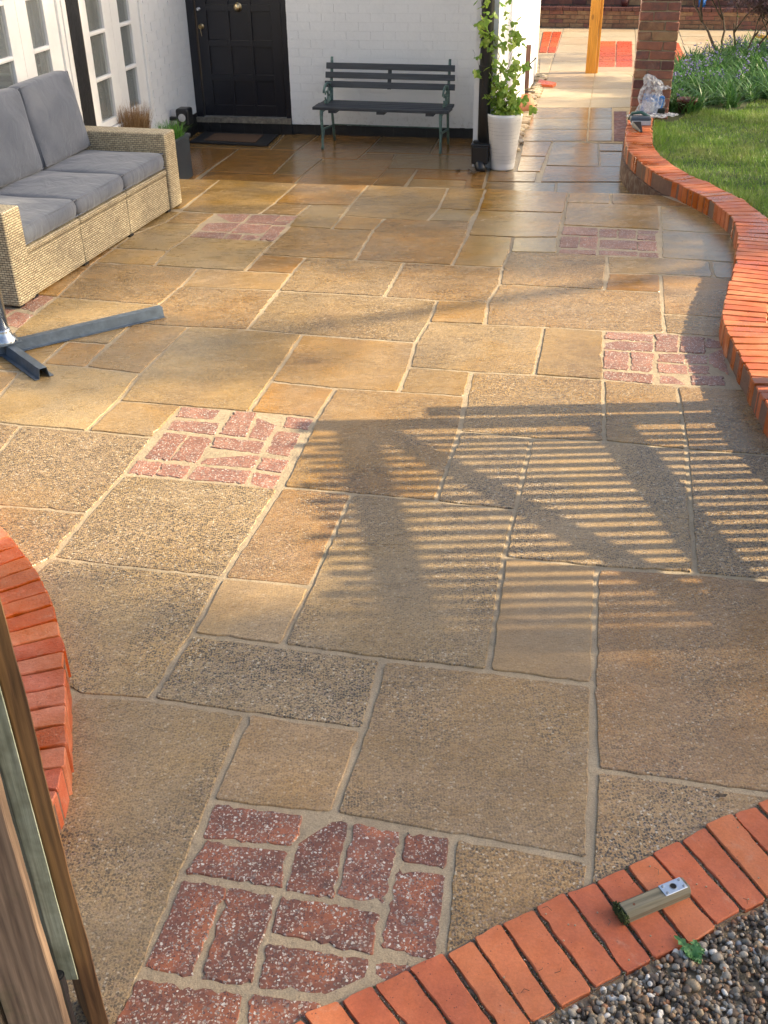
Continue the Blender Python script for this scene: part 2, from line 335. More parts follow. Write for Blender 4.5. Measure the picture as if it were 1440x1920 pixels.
def fabric():
    s = NT("slate_blue_cushion_fabric"); n = s.noise(5, 4)
    col = s.mix(s.mapr(n, 0.35, 0.7), (0.084, 0.098, 0.128), (0.115, 0.128, 0.158))
    w = s.noise(420, 2); fold = s.noise(7.5, 3, 0.5, vec=s.scale(s.coord(), (1.0, 1.0, 0.45)), dist=0.9)
    s.b.inputs['Sheen Weight'].default_value = 0.25
    return s.fin(s.hsv(col, 0.5, 1, s.mapr(w, 0.3, 0.7, 0.85, 1.15)), 0.85, s.bump(fold, 0.5, 0.03, s.bump(w, 0.25, 0.0008)))
M_FABRIC = fabric()
def wicker():
    s = NT("natural_rattan_weave"); uv = s.coord('UV')
    br = s.n('ShaderNodeTexBrick'); br.offset = 0.5; br.inputs['Scale'].default_value = 1.0
    wob = s.n('ShaderNodeVectorMath', operation='ADD'); s.put(wob.inputs[0], uv)
    nz = s.n('ShaderNodeVectorMath', operation='SCALE'); s.put(nz.inputs[0], s.noise(25, 2, out=1)); nz.inputs['Scale'].default_value = 0.004; s.put(wob.inputs[1], nz.outputs[0])
    s.put(br.inputs['Vector'], wob.outputs[0])
    br.inputs['Brick Width'].default_value = 0.030; br.inputs['Row Height'].default_value = 0.0125
    br.inputs['Mortar Size'].default_value = 0.0019; br.inputs['Mortar Smooth'].default_value = 0.6; br.inputs['Bias'].default_value = 0.0
    br.inputs['Color1'].default_value = (0.52, 0.44, 0.29, 1); br.inputs['Color2'].default_value = (0.37, 0.30, 0.19, 1); br.inputs['Mortar'].default_value = (0.05, 0.035, 0.022, 1)
    col = s.hsv(br.outputs['Color'], 0.5, 0.95, s.mapr(s.noise(40, 4, 0.7), 0.3, 0.7, 0.75, 1.25))
    hgt = s.math('SUBTRACT', 1.0, br.outputs['Fac'])
    return s.fin(col, 0.5, s.bump(hgt, 0.9, 0.004))
M_WICKER = wicker()
def wood(name, c1, c2, axis=2, rough=0.7, ring=1.0, moss=0.0):
    s = NT(name); o = s.coord(); sc = [34, 34, 34]; sc[axis] = 2.6
    g = s.noise(1.0, 5, 0.6, vec=s.scale(o, tuple(sc)), dist=0.9); sc2 = [150, 150, 150]; sc2[axis] = 5
    f = s.noise(1.0, 3, 0.6, vec=s.scale(o, tuple(sc2)))
    w = s.n('ShaderNodeTexWave', wave_type='BANDS'); w.bands_direction = 'X' if axis != 0 else 'Y'
    s.put(w.inputs['Vector'], s.scale(o, tuple(8 if i != axis else 0.8 for i in range(3)))); w.inputs['Scale'].default_value = 2.2
    w.inputs['Distortion'].default_value = 6; w.inputs['Detail'].default_value = 2; w.inputs['Detail Scale'].default_value = 1.3
    fac = s.math('ADD', s.math('MULTIPLY', g, 0.78), s.math('MULTIPLY', w.outputs['Fac'], 0.16 * ring))
    col = s.hsv(s.ramp(fac, [(0.25, c1), (0.7, c2)]), 0.5, 1, s.mapr(f, 0.3, 0.7, 0.7, 1.25))
    kn = s.vor(5.5, vec=s.scale(o, tuple(1 if i != axis else 0.45 for i in range(3))))['Distance']; col = s.mix(s.mapr(kn, 0.05, 0.10, 0.7, 0), col, tuple(x * 0.35 for x in c1))
    if moss: col = s.mix(s.mapr(s.noise(4, 5, 0.7), 0.62 - moss * 0.3, 0.75 - moss * 0.2, 0, 0.7), col, (0.07, 0.075, 0.03))
    return s.fin(col, rough, s.bump(fac, 0.5, 0.004, s.bump(f, 0.4, 0.0015)))
M_PICKET = wood("brown_treated_timber", (0.085, 0.04, 0.018), (0.26, 0.135, 0.055), moss=0.1)
M_PICKET_W = wood("weathered_brown_board", (0.09, 0.055, 0.038), (0.27, 0.185, 0.125), moss=0.35)
M_PICKET_G = wood("green_grey_timber", (0.30, 0.34, 0.27), (0.48, 0.51, 0.41), ring=0.3, moss=0.9)
M_POSTY = wood("amber_stained_post", (0.50, 0.20, 0.018), (0.64, 0.30, 0.04), rough=0.45, ring=0.4)
M_BLOCKW = wood("weathered_oak_block", (0.09, 0.085, 0.055), (0.29, 0.25, 0.17), axis=0, moss=0.2)
M_BENCHW = wood("blue_black_bench_slat", (0.018, 0.024, 0.034), (0.045, 0.055, 0.07), axis=0, rough=0.5)
M_BARK = wood("bark", (0.035, 0.025, 0.02), (0.10, 0.075, 0.055), rough=0.9)
M_BOARDRED = wood("red_brown_board", (0.10, 0.045, 0.035), (0.22, 0.11, 0.08))
def verdigris():
    s = NT("verdigris_cast_iron"); n = s.noise(28, 5, 0.7)
    return s.fin(s.mix(s.mapr(n, 0.45, 0.68), (0.11, 0.19, 0.17), (0.045, 0.07, 0.07)), 0.5, s.bump(n, 0.5, 0.003))
M_IRON = verdigris()
def leafmat(name, c1, c2, trans=0.25, rough=0.45, isl=True):
    s = NT(name); r = s.pos
    rnd = s.t.nodes.new('ShaderNodeNewGeometry').outputs['Random Per Island'] if isl else s.obrand()
    col = s.hsv(s.mix(rnd, c1, c2), 0.5, 1, s.mapr(s.noise(90, 2), 0.3, 0.7, 0.85, 1.15))
    if name == 'lawn_blade': col = s.mix(s.mapr(s.noise(2.2, 5, 0.7), 0.5, 0.68, 0, 0.75), col, (0.30, 0.30, 0.10)); col = s.mix(s.mapr(s.noise(5.5, 4, 0.7), 0.55, 0.7, 0, 0.6), col, (0.05, 0.13, 0.02))
    tr = s.n('ShaderNodeBsdfTranslucent'); s.put(tr.inputs[0], col); mx = s.n('ShaderNodeMixShader'); mx.inputs[0].default_value = trans
    s.fin(col, rough); s.t.links.new(s.b.outputs[0], mx.inputs[1]); s.t.links.new(tr.outputs[0], mx.inputs[2])
    s.t.links.new(mx.outputs[0], s.t.nodes['Material Output'].inputs[0]); return s.m
M_GRASS = leafmat("lawn_blade", (0.08, 0.22, 0.02), (0.28, 0.40, 0.05), 0.35)
M_IVY = leafmat("climber_leaf", (0.16, 0.30, 0.03), (0.34, 0.44, 0.07), 0.4, isl=False)
M_STRAP = leafmat("strap_leaf", (0.035, 0.12, 0.03), (0.12, 0.24, 0.06), 0.3, 0.35)
M_BELL = leafmat("blue_violet_bell", (0.13, 0.11, 0.34), (0.30, 0.27, 0.55), 0.2)
M_MAPLE = leafmat("purple_maple_leaf", (0.07, 0.035, 0.045), (0.20, 0.14, 0.15), 0.2)
M_TREE = leafmat("tree_leaf", (0.03, 0.08, 0.015), (0.09, 0.16, 0.03), 0.2)
M_DRYG = leafmat("dry_sedge", (0.26, 0.14, 0.06), (0.46, 0.30, 0.15), 0.2)
M_GREENG = leafmat("fresh_chive", (0.06, 0.20, 0.03), (0.16, 0.34, 0.06), 0.3)
M_WEED = leafmat("weed_leaf", (0.08, 0.22, 0.06), (0.16, 0.34, 0.12), 0.2)
M_MOSS = leafmat("moss", (0.03, 0.045, 0.012), (0.07, 0.09, 0.02), 0.1, 0.9)
M_DEAD = leafmat("dead_leaf", (0.05, 0.03, 0.02), (0.10, 0.07, 0.04), 0.1)
def gravelmat():
    s = NT("pea_shingle"); rnd = s.t.nodes.new('ShaderNodeNewGeometry').outputs['Random Per Island']
    col = s.ramp(rnd, [(0, (0.07, 0.055, 0.045)), (0.14, (0.15, 0.11, 0.08)), (0.3, (0.26, 0.165, 0.095)), (0.44, (0.19, 0.165, 0.13)), (0.56, (0.36, 0.27, 0.17)), (0.68, (0.34, 0.16, 0.08)), (0.75, (0.30, 0.26, 0.21)), (0.85, (0.44, 0.38, 0.30)), (0.94, (0.60, 0.57, 0.52))], 'CONSTANT')
    return s.fin(s.hsv(col, 0.5, 1, s.mapr(s.noise(180, 4, 0.7), 0.3, 0.7, 0.7, 1.25)), 0.62, s.bump(s.noise(300, 3), 0.2, 0.001))
M_GRAVEL = gravelmat()
def lawnbase():
    s = NT("lawn_ground"); return s.fin(s.mix(s.mapr(s.noise(3, 5), 0.4, 0.7), (0.035, 0.06, 0.018), (0.08, 0.08, 0.03)), 0.95, s.bump(s.noise(50, 4), 0.8, 0.01))
M_LAWN = lawnbase()
def clearbag():
    s = NT("clear_plastic_bag"); tr = s.n('ShaderNodeBsdfTransparent'); mx = s.n('ShaderNodeMixShader')
    s.fin((0.80, 0.80, 0.83), 0.18, s.bump(s.noise(55, 5, 0.6), 0.9, 0.006)); s.put(mx.inputs[0], s.mapr(s.noise(30, 4), 0.35, 0.65, 0.2, 0.62))
    s.t.links.new(tr.outputs[0], mx.inputs[1]); s.t.links.new(s.b.outputs[0], mx.inputs[2]); s.t.links.new(mx.outputs[0], s.t.nodes['Material Output'].inputs[0]); return s.m
M_BAG = clearbag()
M_BLUEPK = simple("blue_pack", (0.04, 0.20, 0.55), 0.3, nscale=40, namt=0.5, bs=0.8, bd=0.008, bscale=50)
M_LABELW = simple("pale_label", (0.6, 0.62, 0.66), 0.4)

# ------------------------------------------------------------------ stones, pavers, bricks
def inset_poly(P, w):
    n = len(P); out = []
    area = sum(P[i][0] * P[(i + 1) % n][1] - P[(i + 1) % n][0] * P[i][1] for i in range(n))
    sg = 1 if area > 0 else -1
    for i in range(n):
        p0, p1, p2 = (Vector(P[i - 1][:2]), Vector(P[i][:2]), Vector(P[(i + 1) % n][:2]))
        d1 = (p1 - p0).normalized(); d2 = (p2 - p1).normalized()
        n1 = Vector((-d1.y, d1.x)) * sg; n2 = Vector((-d2.y, d2.x)) * sg
        b = n1 + n2; k = w / max(0.35, (b.length_squared / 2)); out.append(p1 + b * k)
    return out, sg
def slab_mesh(P, z, joint=0.009, thick=0.03, rough=0.0042, step=0.03, lip=0.0028, tilt=0.0015, corner=0.006, name="paving_slab", chip=1.0):
    P, sg = inset_poly(P, joint)
    if sg < 0: P = P[::-1]
    n = len(P); ring = []
    for i in range(n):
        a, b = P[i], P[(i + 1) % n]; L = (b - a).length
        d = (b - a) / max(L, 1e-6); nr = Vector((-d.y, d.x)); m = max(2, int(L / step))
        ph = random.uniform(0, 50)
        for k in range(m + 1):
            t = min(max(k / m, corner / max(L, .03)), 1 - corner / max(L, .03))
            w = (math.sin(ph + t * L * 11) + math.sin(ph * 2 + t * L * 41) * .8) * rough * 0.22 + random.gauss(0, rough * 0.36)
            if random.random() < 0.05 * chip: w += random.uniform(0, rough * 2)
            ring.append(a + d * (t * L) + nr * w)
    c = sum(ring, Vector((0, 0))) / len(ring); tx, ty = random.uniform(-tilt, tilt), random.uniform(-tilt, tilt)
    zz = lambda p, o: z + (p.x - c.x) * tx * 2 + (p.y - c.y) * ty * 2 + o
    m = len(ring); V = [(p.x, p.y, z - thick) for p in ring] + [(p.x, p.y, zz(p, -lip)) for p in ring]
    V += [(*(c + (p - c) * (1 - lip * .8 / max((p - c).length, 0.02))), zz(p, 0)) for p in ring]
    mb = MB(); mb.add(V, [(i, (i + 1) % m, m + (i + 1) % m, m + i) for i in range(m)] + [(m + i, m + (i + 1) % m, 2 * m + (i + 1) % m, 2 * m + i) for i in range(m)] + [tuple(range(2 * m, 3 * m))])
    me = mb.mesh(name)
    for p in me.polygons: p.use_smooth = False
    return me
def px_poly(q, z=0.0): return [at(x, y, z) for x, y in q]
def sheet(name, pts, z, mat, parent=None, thick=0.0, **kw):
    mb = MB(); n = len(pts); P = [(p[0], p[1], z) for p in pts]
    if thick: mb.add(P + [(p[0], p[1], z - thick) for p in pts], [tuple(range(n)), tuple(range(n, 2 * n))[::-1]] + [(i, n + i, n + (i + 1) % n, (i + 1) % n) for i in range(n)])
    else: mb.add(P, [tuple(range(n))])
    return obj(name, mb, mat, parent, **kw)

ground = sheet("ground", [(-90, -60), (110, -60), (110, 140), (-90, 140)], -0.30, M_SOIL); tag(ground, kind='structure')

# near terrace: bed of jointing with every slab lifted out of it
edge = [at(x, y) for x, y in ((345, 335), (412, 337), (557, 344), (700, 347), (897, 354), (960, 357), (1067, 361), (1167, 362), (1242, 366))]
le = edge[0] - B * 3.2
terr = [(-6, -3), (7.5, -3), (7.5, 5.0), (2.36, 6.0)] + [(2.30, 7.30)] + [tuple(p[:2]) for p in edge[::-1]] + [tuple(le[:2])]
patio = thing("patio", None, None, (0, 0, 0), kind='structure')
patio['label'] = "raised patio of mixed riven sandstone slabs with red block squares"
obj("jointing", sheet("tmp", terr, -0.0032, M_MORTAR, thick=0.2).data, M_MORTAR, patio); bpy.data.objects.remove(bpy.data.objects["tmp"])

S = []   # slab corners surveyed on the photograph
def sl(*q, m=None): S.append((q, m))
sl((147, 1303), (283, 1311), (462, 1338), (230, 1917), (150, 2050), (60, 2050), (60, 1420))
sl((682, 1368), (720, 1236), (1111, 1284), (1105, 1613), (624, 1526))
sl((465, 1337), (682, 1368), (624, 1526), (394, 1503), m='s')
sl((283, 1311), (360, 1190), (718, 1236), (682, 1368), (462, 1338))
sl((1119, 1065), (1303, 1075), (1500, 1093), (1520, 1500), (1117, 1443), (1111, 1284))
sl((1117, 1443), (1520, 1500), (1480, 1700), (1100, 1700))
sl((850, 1568), (1105, 1613), (1100, 1700), (900, 1800), (828, 1800), m='g')
sl((97, 1047), (417, 1083), (360, 1190), (283, 1311), (147, 1303), (60, 1250), (40, 1100))
sl((417, 1083), (583, 1100), (530, 1210), (360, 1190), m='s')
sl((530, 913), (660, 925), (583, 1100), (417, 1083))
sl((660, 925), (817, 940), (967, 957), (945, 1045), (915, 1257), (720, 1236), (530, 1210))
sl((945, 1045), (1119, 1063), (1111, 1284), (915, 1257), m='s')
sl((997, 822), (1131, 827), (1288, 843), (1303, 1075), (1119, 1063), (945, 1045))
sl((1288, 843), (1500, 858), (1520, 1095), (1303, 1075))
sl((233, 890), (525, 915), (417, 1083), (97, 1047), (165, 965))
sl((0, 948), (165, 963), (97, 1047), (52, 1070), (-40, 1020))
sl((40, 798), (163, 808), (287, 820), (233, 890), (165, 963), (0, 948), (-75, 938))
sl((-40, 788), (40, 798), (-75, 938), (-160, 925))
sl((223, 752), (343, 760), (287, 820), (163, 808), m='s')
sl((80, 682), (160, 688), (263, 701), (223, 752), (163, 808), (40, 798), (-40, 788), (37, 697))
sl((-120, 688), (37, 697), (-40, 788), (-200, 775))
sl((355, 613), (480, 620), (567, 627), (508, 715), (467, 772), (223, 752), (263, 701), m='s')
sl((250, 607), (355, 613), (263, 701), (160, 688))
sl((127, 640), (203, 645), (160, 688), (80, 682), m='s')
sl((107, 557), (297, 572), (250, 607), (203, 645), (127, 640), (20, 632), (32, 615))
sl((20, 634), (127, 640), (80, 682), (37, 697), (-40, 690), m='s')
sl((177, 492), (290, 498), (372, 503), (340, 537), (297, 572), (107, 557))
sl((567, 627), (780, 642), (767, 688), (747, 735), (630, 728), (508, 715), m='s')
sl((508, 715), (630, 728), (594, 784), (467, 772), m='s')
sl((630, 728), (747, 735), (872, 743), (862, 808), (817, 940), (660, 925), (530, 913), (594, 784))
sl((767, 688), (885, 697), (872, 743), (747, 735))
sl((805, 604), (910, 608), (1020, 613), (1003, 703), (885, 697), (767, 688), (780, 642))
sl((1020, 613), (1132, 620), (1132, 712), (1003, 703), m='s')
sl((885, 697), (1003, 703), (1132, 712), (1133, 827), (997, 822), (862, 808))
sl((1132, 712), (1270, 723), (1288, 843), (1133, 827))
sl((1270, 723), (1400, 730), (1500, 858), (1288, 843))
sl((862, 808), (997, 822), (967, 957), (817, 940))
sl((340, 537), (523, 545), (463, 618), (355, 613), (250, 607), (297, 572))
sl((372, 503), (460, 508), (547, 513), (523, 545), (340, 537), m='s')
sl((523, 545), (722, 556), (820, 563), (805, 604), (780, 642), (567, 627), (463, 618))
sl((820, 563), (915, 567), (910, 608), (805, 604), m='s')
sl((573, 483), (667, 487), (758, 492), (722, 556), (523, 545), (547, 513))
sl((490, 477), (573, 483), (547, 513), (460, 508), m='s')
sl((758, 492), (848, 497), (942, 501), (937, 533), (915, 567), (820, 563), (722, 556))
sl((957, 472), (1045, 474), (1138, 480), (1133, 543), (937, 533), (942, 501))
sl((937, 533), (1133, 543), (1240, 548), (1247, 623), (1132, 620), (1020, 613), (910, 608), (915, 567))
sl((1138, 480), (1240, 483), (1331, 489), (1338, 520), (1239, 514), (1140, 512), m='w')
sl((1331, 489), (1400, 494), (1395, 524), (1338, 520), m='w')
sl((1140, 512), (1239, 514), (1240, 548), (1133, 543), m='w')
sl((1239, 514), (1338, 520), (1395, 524), (1390, 598), (1243, 588))
sl((1243, 588), (1390, 598), (1385, 634), (1247, 624))
sl((962, 445), (1047, 445), (1045, 474), (957, 472), m='w')
sl((877, 441), (962, 445), (957, 472), (942, 501), (848, 497), m='w')
sl((722, 410), (802, 414), (881, 416), (877, 441), (848, 497), (758, 492), (667, 487), (700, 432))
sl((643, 404), (722, 410), (700, 432), (622, 429), m='w')
sl((545, 424), (622, 429), (700, 432), (667, 487), (573, 483), (490, 477), (515, 453))
sl((582, 384), (657, 385), (643, 404), (622, 429), (540, 424), (557, 404), m='w')
sl((557, 344), (691, 347), (657, 385), (582, 384), (515, 381), m='w')
sl((515, 381), (582, 384), (557, 404), (487, 401), m='w')
sl((691, 347), (840, 353), (822, 391), (802, 414), (722, 410), (643, 404), (657, 385), m='w')
sl((840, 353), (911, 354), (896, 395), (822, 391), m='w')
sl((822, 391), (896, 395), (881, 416), (802, 414), m='w')
sl((911, 354), (1067, 361), (1057, 399), (896, 395), m='w')
sl((896, 395), (1057, 399), (1047, 445), (962, 445), (877, 441), m='w')
sl((1067, 361), (1146, 362), (1145, 382), (1062, 380), m='w')
sl((1146, 362), (1242, 366), (1300, 388), (1235, 386), (1145, 382), m='w')
sl((1062, 380), (1145, 382), (1236, 386), (1239, 431), (1055, 422))
sl((1236, 386), (1300, 388), (1390, 440), (1239, 431))
sl((1239, 431), (1390, 440), (1400, 494), (1331, 489), (1240, 483), m='w')
sl((412, 337), (557, 344), (515, 381), (487, 401), (405, 400), (340, 395), m='w')
sl((250, 392), (340, 392), (412, 337), (345, 335), (300, 333), m='w')
sl((340, 397), (405, 400), (377, 420), (308, 418), m='s')
sl((308, 418), (377, 420), (355, 444), (315, 470), (215, 465), (250, 440))
sl((215, 466), (315, 470), (290, 498), (177, 492), m='s')
sl((355, 444), (515, 453), (490, 477), (460, 508), (372, 503), (290, 498), (315, 470))
sl((200, 390), (340, 397), (308, 418), (250, 440), (215, 465), (100, 450), m='s')
sl((100, 452), (215, 466), (177, 492), (107, 557), (-60, 545))
M_GRAVSLAB = stone_mat("gravelly_slab", 0.0, 1.0, tint=(0.30, 0.21, 0.10))
for q, m in S:
    pp = px_poly(q); cy = sum(p.y for p in pp) / len(pp)
    mt = {'g': M_GRAVSLAB, 'w': M_STONE_FAR, 's': M_STONE_MID}.get(m) or (M_STONE_NEAR if cy < 3.75 else M_STONE if cy < 6.2 else (M_STONE_MID if cy < 6.7 else M_STONE_FAR))
    if m == 's' and cy < 3.6: mt = M_STONE_NEARS
    recenter(obj("paving_slab", slab_mesh(pp, random.uniform(-0.001, 0.003)), mt, patio))

# the same paving carried on past both sides of the picture
def inside(x, y, P):
    c = False; n = len(P)
    for i in range(n):
        a, b = P[i], P[(i + 1) % n]
        if (a.y > y) != (b.y > y) and x < (b.x - a.x) * (y - a.y) / (b.y - a.y) + a.x: c = not c
    return c
DONE = [px_poly(q) for q, m in S] + [[at(340, 760), at(594, 784), at(525, 915), at(233, 890)], [at(395, 1500), at(845, 1565), at(820, 1920), at(200, 1980)]]
def filler(i0, i1, j0, j1, ok):
    for i in range(i0, i1):
        for j in range(j0, j1):
            q = [A * (v * .6) + B * (u * .6) for u, v in ((i, j), (i + 1, j), (i + 1, j + 1), (i, j + 1))]
            t = [q[0].lerp(q[1], u).lerp(q[3].lerp(q[2], u), v) for u in (.06, .5, .94) for v in (.06, .5, .94)]
            if all(ok(p.x, p.y) and not any(inside(p.x, p.y, P) for P in DONE) for p in t):
                recenter(obj("paving_slab", slab_mesh(q, random.uniform(-.001, .002)), random.choice((M_STONE, M_STONE_MID)) if q[0].y > 3.7 else M_STONE_NEAR, patio))
filler(-9, -1, 3, 13, lambda x, y: y > 3.0 and y < 7.6 and x > -4 and x < -1.1 and not (x < -1.45 and y > 5.2))
filler(1, 6, 2, 6, lambda x, y: x > 1.25 and y > 2.0 and (x < 1.55 or y < 2.6) and y > 1.45 + (x - .9) * .55 and x < 3)

def pavers(quads, sx, ox, oy, z=0.0, j=-0.002):
    for q in quads:
        pp = [at(ox + x / sx, oy + y / sx, z) for x, y in q]
        recenter(obj("block_paver", slab_mesh([p for p in pp], z + random.uniform(-0.003, 0.001), joint=j, rough=0.0055, step=0.016, lip=0.004, tilt=0.010, corner=0.005, name="block_paver", chip=2), M_PAVER if oy > 1000 else M_PAVER2, patio))
pavers([((395, 160), (785, 222), (745, 345), (335, 308)), ((345, 330), (715, 375), (690, 540), (265, 465)), ((805, 212), (990, 240), (920, 585), (710, 540)),
        ((1020, 250), (1225, 290), (1150, 610), (945, 575)), ((1250, 288), (1445, 318), (1425, 450), (1235, 412)), ((1210, 450), (1425, 478), (1380, 860), (1140, 805)),
        ((245, 510), (440, 535), (280, 935), (75, 900)), ((455, 535), (665, 575), (545, 970), (330, 940)), ((685, 580), (1125, 650), (1100, 840), (645, 730)),
        ((625, 790), (1090, 860), (1050, 1030), (585, 985)), ((40, 950), (510, 1015), (480, 1200), (-60, 1150)), ((555, 1020), (870, 1062), (850, 1210), (515, 1180)),
        ((1115, 870), (1390, 905), (1370, 1060), (1080, 1040)), ((900, 1070), (1360, 1090), (1340, 1260), (880, 1240)), ((-70, 1170), (200, 1200), (100, 1500), (-200, 1500)), ((220, 1205), (480, 1225), (420, 1500), (120, 1500)), ((510, 1195), (850, 1230), (830, 1400), (460, 1400))], 2.4, 240, 1440)
pavers([((490, 78), (795, 100), (765, 165), (450, 140)), ((430, 160), (730, 178), (695, 255), (385, 220)), ((825, 105), (960, 115), (890, 270), (725, 250)), ((985, 115), (1140, 140), (1020, 290), (915, 270)),
        ((1160, 140), (1325, 155), (1290, 225), (1140, 205)), ((1100, 225), (1245, 245), (1170, 395), (1020, 370)), ((700, 270), (1020, 300), (985, 375), (670, 335)), ((640, 360), (985, 390), (945, 470), (600, 440)),
        ((375, 240), (520, 258), (400, 420), (245, 405)), ((535, 260), (685, 275), (575, 435), (415, 415)), ((205, 420), (355, 435), (305, 518), (135, 500)), ((365, 440), (545, 460), (495, 535), (320, 515)),
        ((580, 455), (930, 490), (890, 570), (515, 540)), ((1000, 400), (1175, 420), (1130, 500), (965, 475)), ((945, 500), (1125, 520), (1075, 600), (915, 585))], 3.4286, 200, 740)
pavers([((400, 760), (705, 775), (700, 822), (390, 805)), ((400, 812), (705, 830), (700, 885), (385, 870)), ((395, 880), (545, 890), (540, 1005), (380, 995)), ((565, 890), (705, 900), (690, 1020), (560, 1005)),
        ((385, 1012), (700, 1037), (700, 1092), (380, 1062)), ((718, 775), (862, 785), (862, 890), (718, 885)), ((735, 900), (905, 905), (905, 962), (730, 950)), ((735, 962), (915, 975), (925, 1030), (735, 1020)),
        ((745, 1040), (920, 1045), (925, 1097), (745, 1090)), ((880, 785), (1030, 795), (1035, 900), (880, 890)), ((910, 905), (1050, 912), (1050, 965), (912, 960)), ((930, 972), (1060, 978), (1065, 1030), (935, 1025)),
        ((945, 1042), (1150, 1047), (1165, 1105), (950, 1097)), ((1045, 795), (1135, 800), (1140, 862), (1040, 860)), ((1050, 870), (1150, 872), (1185, 1035), (1068, 970))], 3.4286, 1020, 400)
pavers([((125, 82), (345, 97), (340, 143), (115, 133)), ((110, 147), (225, 152), (215, 220), (100, 215)), ((235, 152), (345, 150), (335, 233), (225, 222)), ((100, 227), (335, 240), (335, 265), (90, 255)),
        ((360, 97), (470, 102), (465, 153), (355, 150)), ((480, 102), (590, 110), (590, 160), (480, 158)), ((360, 167), (595, 177), (595, 230), (355, 222)), ((355, 237), (600, 245), (605, 275), (350, 262)),
        ((605, 107), (735, 112), (720, 134), (605, 130)), ((605, 138), (715, 143), (715, 172), (605, 167)), ((605, 178), (720, 182), (725, 240), (605, 235)), ((612, 250), (735, 254), (740, 283), (612, 278))], 3.4286, 1020, 400)
pavers([((270, 643), (510, 648), (450, 703), (205, 698)), ((195, 712), (440, 716), (365, 775), (130, 770)), ((130, 779), (350, 785), (300, 828), (65, 815)), ((535, 652), (745, 658), (680, 718), (470, 712)),
        ((455, 722), (680, 727), (620, 790), (380, 783)), ((365, 792), (460, 800), (430, 840), (315, 830)), ((475, 800), (600, 807), (565, 842), (445, 838)), ((760, 658), (870, 660), (825, 692), (720, 690)),
        ((700, 698), (820, 702), (780, 725), (680, 722)), ((680, 735), (785, 737), (690, 845), (590, 838))], 4, 340, 240)
pavers([((62, 584), (100, 557), (84, 553), (40, 577)), ((34, 614), (62, 590), (30, 584), (-4, 604)), ((40, 577), (84, 551), (50, 548), (0, 572)), ((-10, 602), (28, 580), (-10, 574), (-50, 596))], 1, 0, 0)

# ------------------------------------------------------------------ lower paving by the house, and the path
lower = thing("lower_terrace", None, None, kind='structure'); lower['label'] = "wet lower paving in front of the house, one step down"
q0 = [hw(-1.2, -0.3, 0), hw(3.3, -0.3, 0), at(1180, 262, LOW), at(1200, 300, LOW), at(1200, 375, LOW), Vector((2.2, 7.2, 0)), Vector((-2.6, 7.9, 0))]
obj("jointing", sheet("tmp", q0, LOW - 0.006, M_MORTAR_LOW, thick=0.1).data, M_MORTAR_LOW, lower); bpy.data.objects.remove(bpy.data.objects["tmp"])
LS = [((300, 275), (447, 279), (367, 334), (350, 360), (220, 360)), ((447, 279), (507, 280), (557, 282), (512, 326), (390, 321)), ((390, 321), (512, 326), (567, 329), (540, 355), (350, 355)),
      ((330, 235), (540, 245), (507, 280), (447, 279), (300, 275)), ((540, 245), (606, 247), (557, 282), (507, 280)), ((557, 282), (606, 247), (720, 252), (685, 286), (670, 299), (606, 297), (555, 294)),
      ((557, 283), (606, 298), (567, 329), (512, 326)), ((606, 298), (670, 299), (742, 300), (691, 355), (540, 360), (567, 329)), ((720, 252), (825, 258), (806, 289), (742, 287), (685, 286)),
      ((685, 287), (742, 288), (735, 301), (670, 299)), ((742, 288), (806, 289), (900, 292), (887, 321), (782, 317), (725, 316)), ((725, 316), (782, 317), (750, 360), (685, 360)), ((782, 317), (887, 321), (882, 338), (772, 334)),
      ((772, 334), (882, 338), (870, 370), (750, 365)), ((825, 258), (925, 262), (915, 292), (806, 289)), ((887, 294), (922, 295), (911, 332), (900, 375), (860, 375)),
      ((930, 296), (960, 296), (950, 322), (1008, 322), (1004, 341), (911, 340), (922, 296)), ((980, 264), (1036, 265), (1025, 293), (975, 292)), ((975, 293), (1025, 294), (1014, 322), (968, 321)),
      ((1036, 265), (1122, 269), (1124, 313), (1022, 310)), ((1122, 269), (1210, 273), (1210, 284), (1123, 283)), ((1123, 284), (1210, 285), (1205, 313), (1124, 313)), ((1022, 311), (1205, 314), (1200, 341), (1012, 341)),
      ((911, 341), (1043, 342), (1040, 380), (895, 380)), ((1043, 342), (1200, 342), (1205, 380), (1040, 380))]
for q in LS: recenter(obj("paving_slab", slab_mesh(px_poly(q, LOW), LOW + random.uniform(-0.001, 0.002), rough=0.003), M_STONE_WET, lower))

path = thing("garden_path", None, None, kind='structure'); path['label'] = "pale slab path running back beside the white wall to the brick garden wall"
q0 = [at(962, 266, LOW), at(1182, 268, LOW), Vector((2.9, 11.0, 0)), Vector((3.2, 12.6, 0)), at(1560, 112, LOW), at(1560, 50, LOW), at(960, 44, LOW), at(985, 140, LOW)]
obj("jointing", sheet("tmp", q0, LOW - 0.002, M_MORTAR, thick=0.1).data, M_MORTAR, path); bpy.data.objects.remove(bpy.data.objects["tmp"])
VL = [(975, 265), (1003, 205), (1022, 157), (1034, 120), (1046, 85), (1058, 50)]
V1 = [(1101, 265), (1105, 205), (1113, 157), (1117, 120), (1121, 85), (1126, 50)]
V2 = [(1182, 268), (1184, 205), (1196, 157), (1195, 120), (1192, 85), (1190, 50)]
def onl(V, y):
    for (x0, y0), (x1, y1) in zip(V, V[1:]):
        if y <= y0 and y >= y1: return (x0 + (x1 - x0) * (y0 - y) / (y0 - y1), y)
    return (V[-1][0], y)
rows = [265, 243, 222, 202, 184, 167, 153, 134, 116, 99, 84, 70, 60, 52]
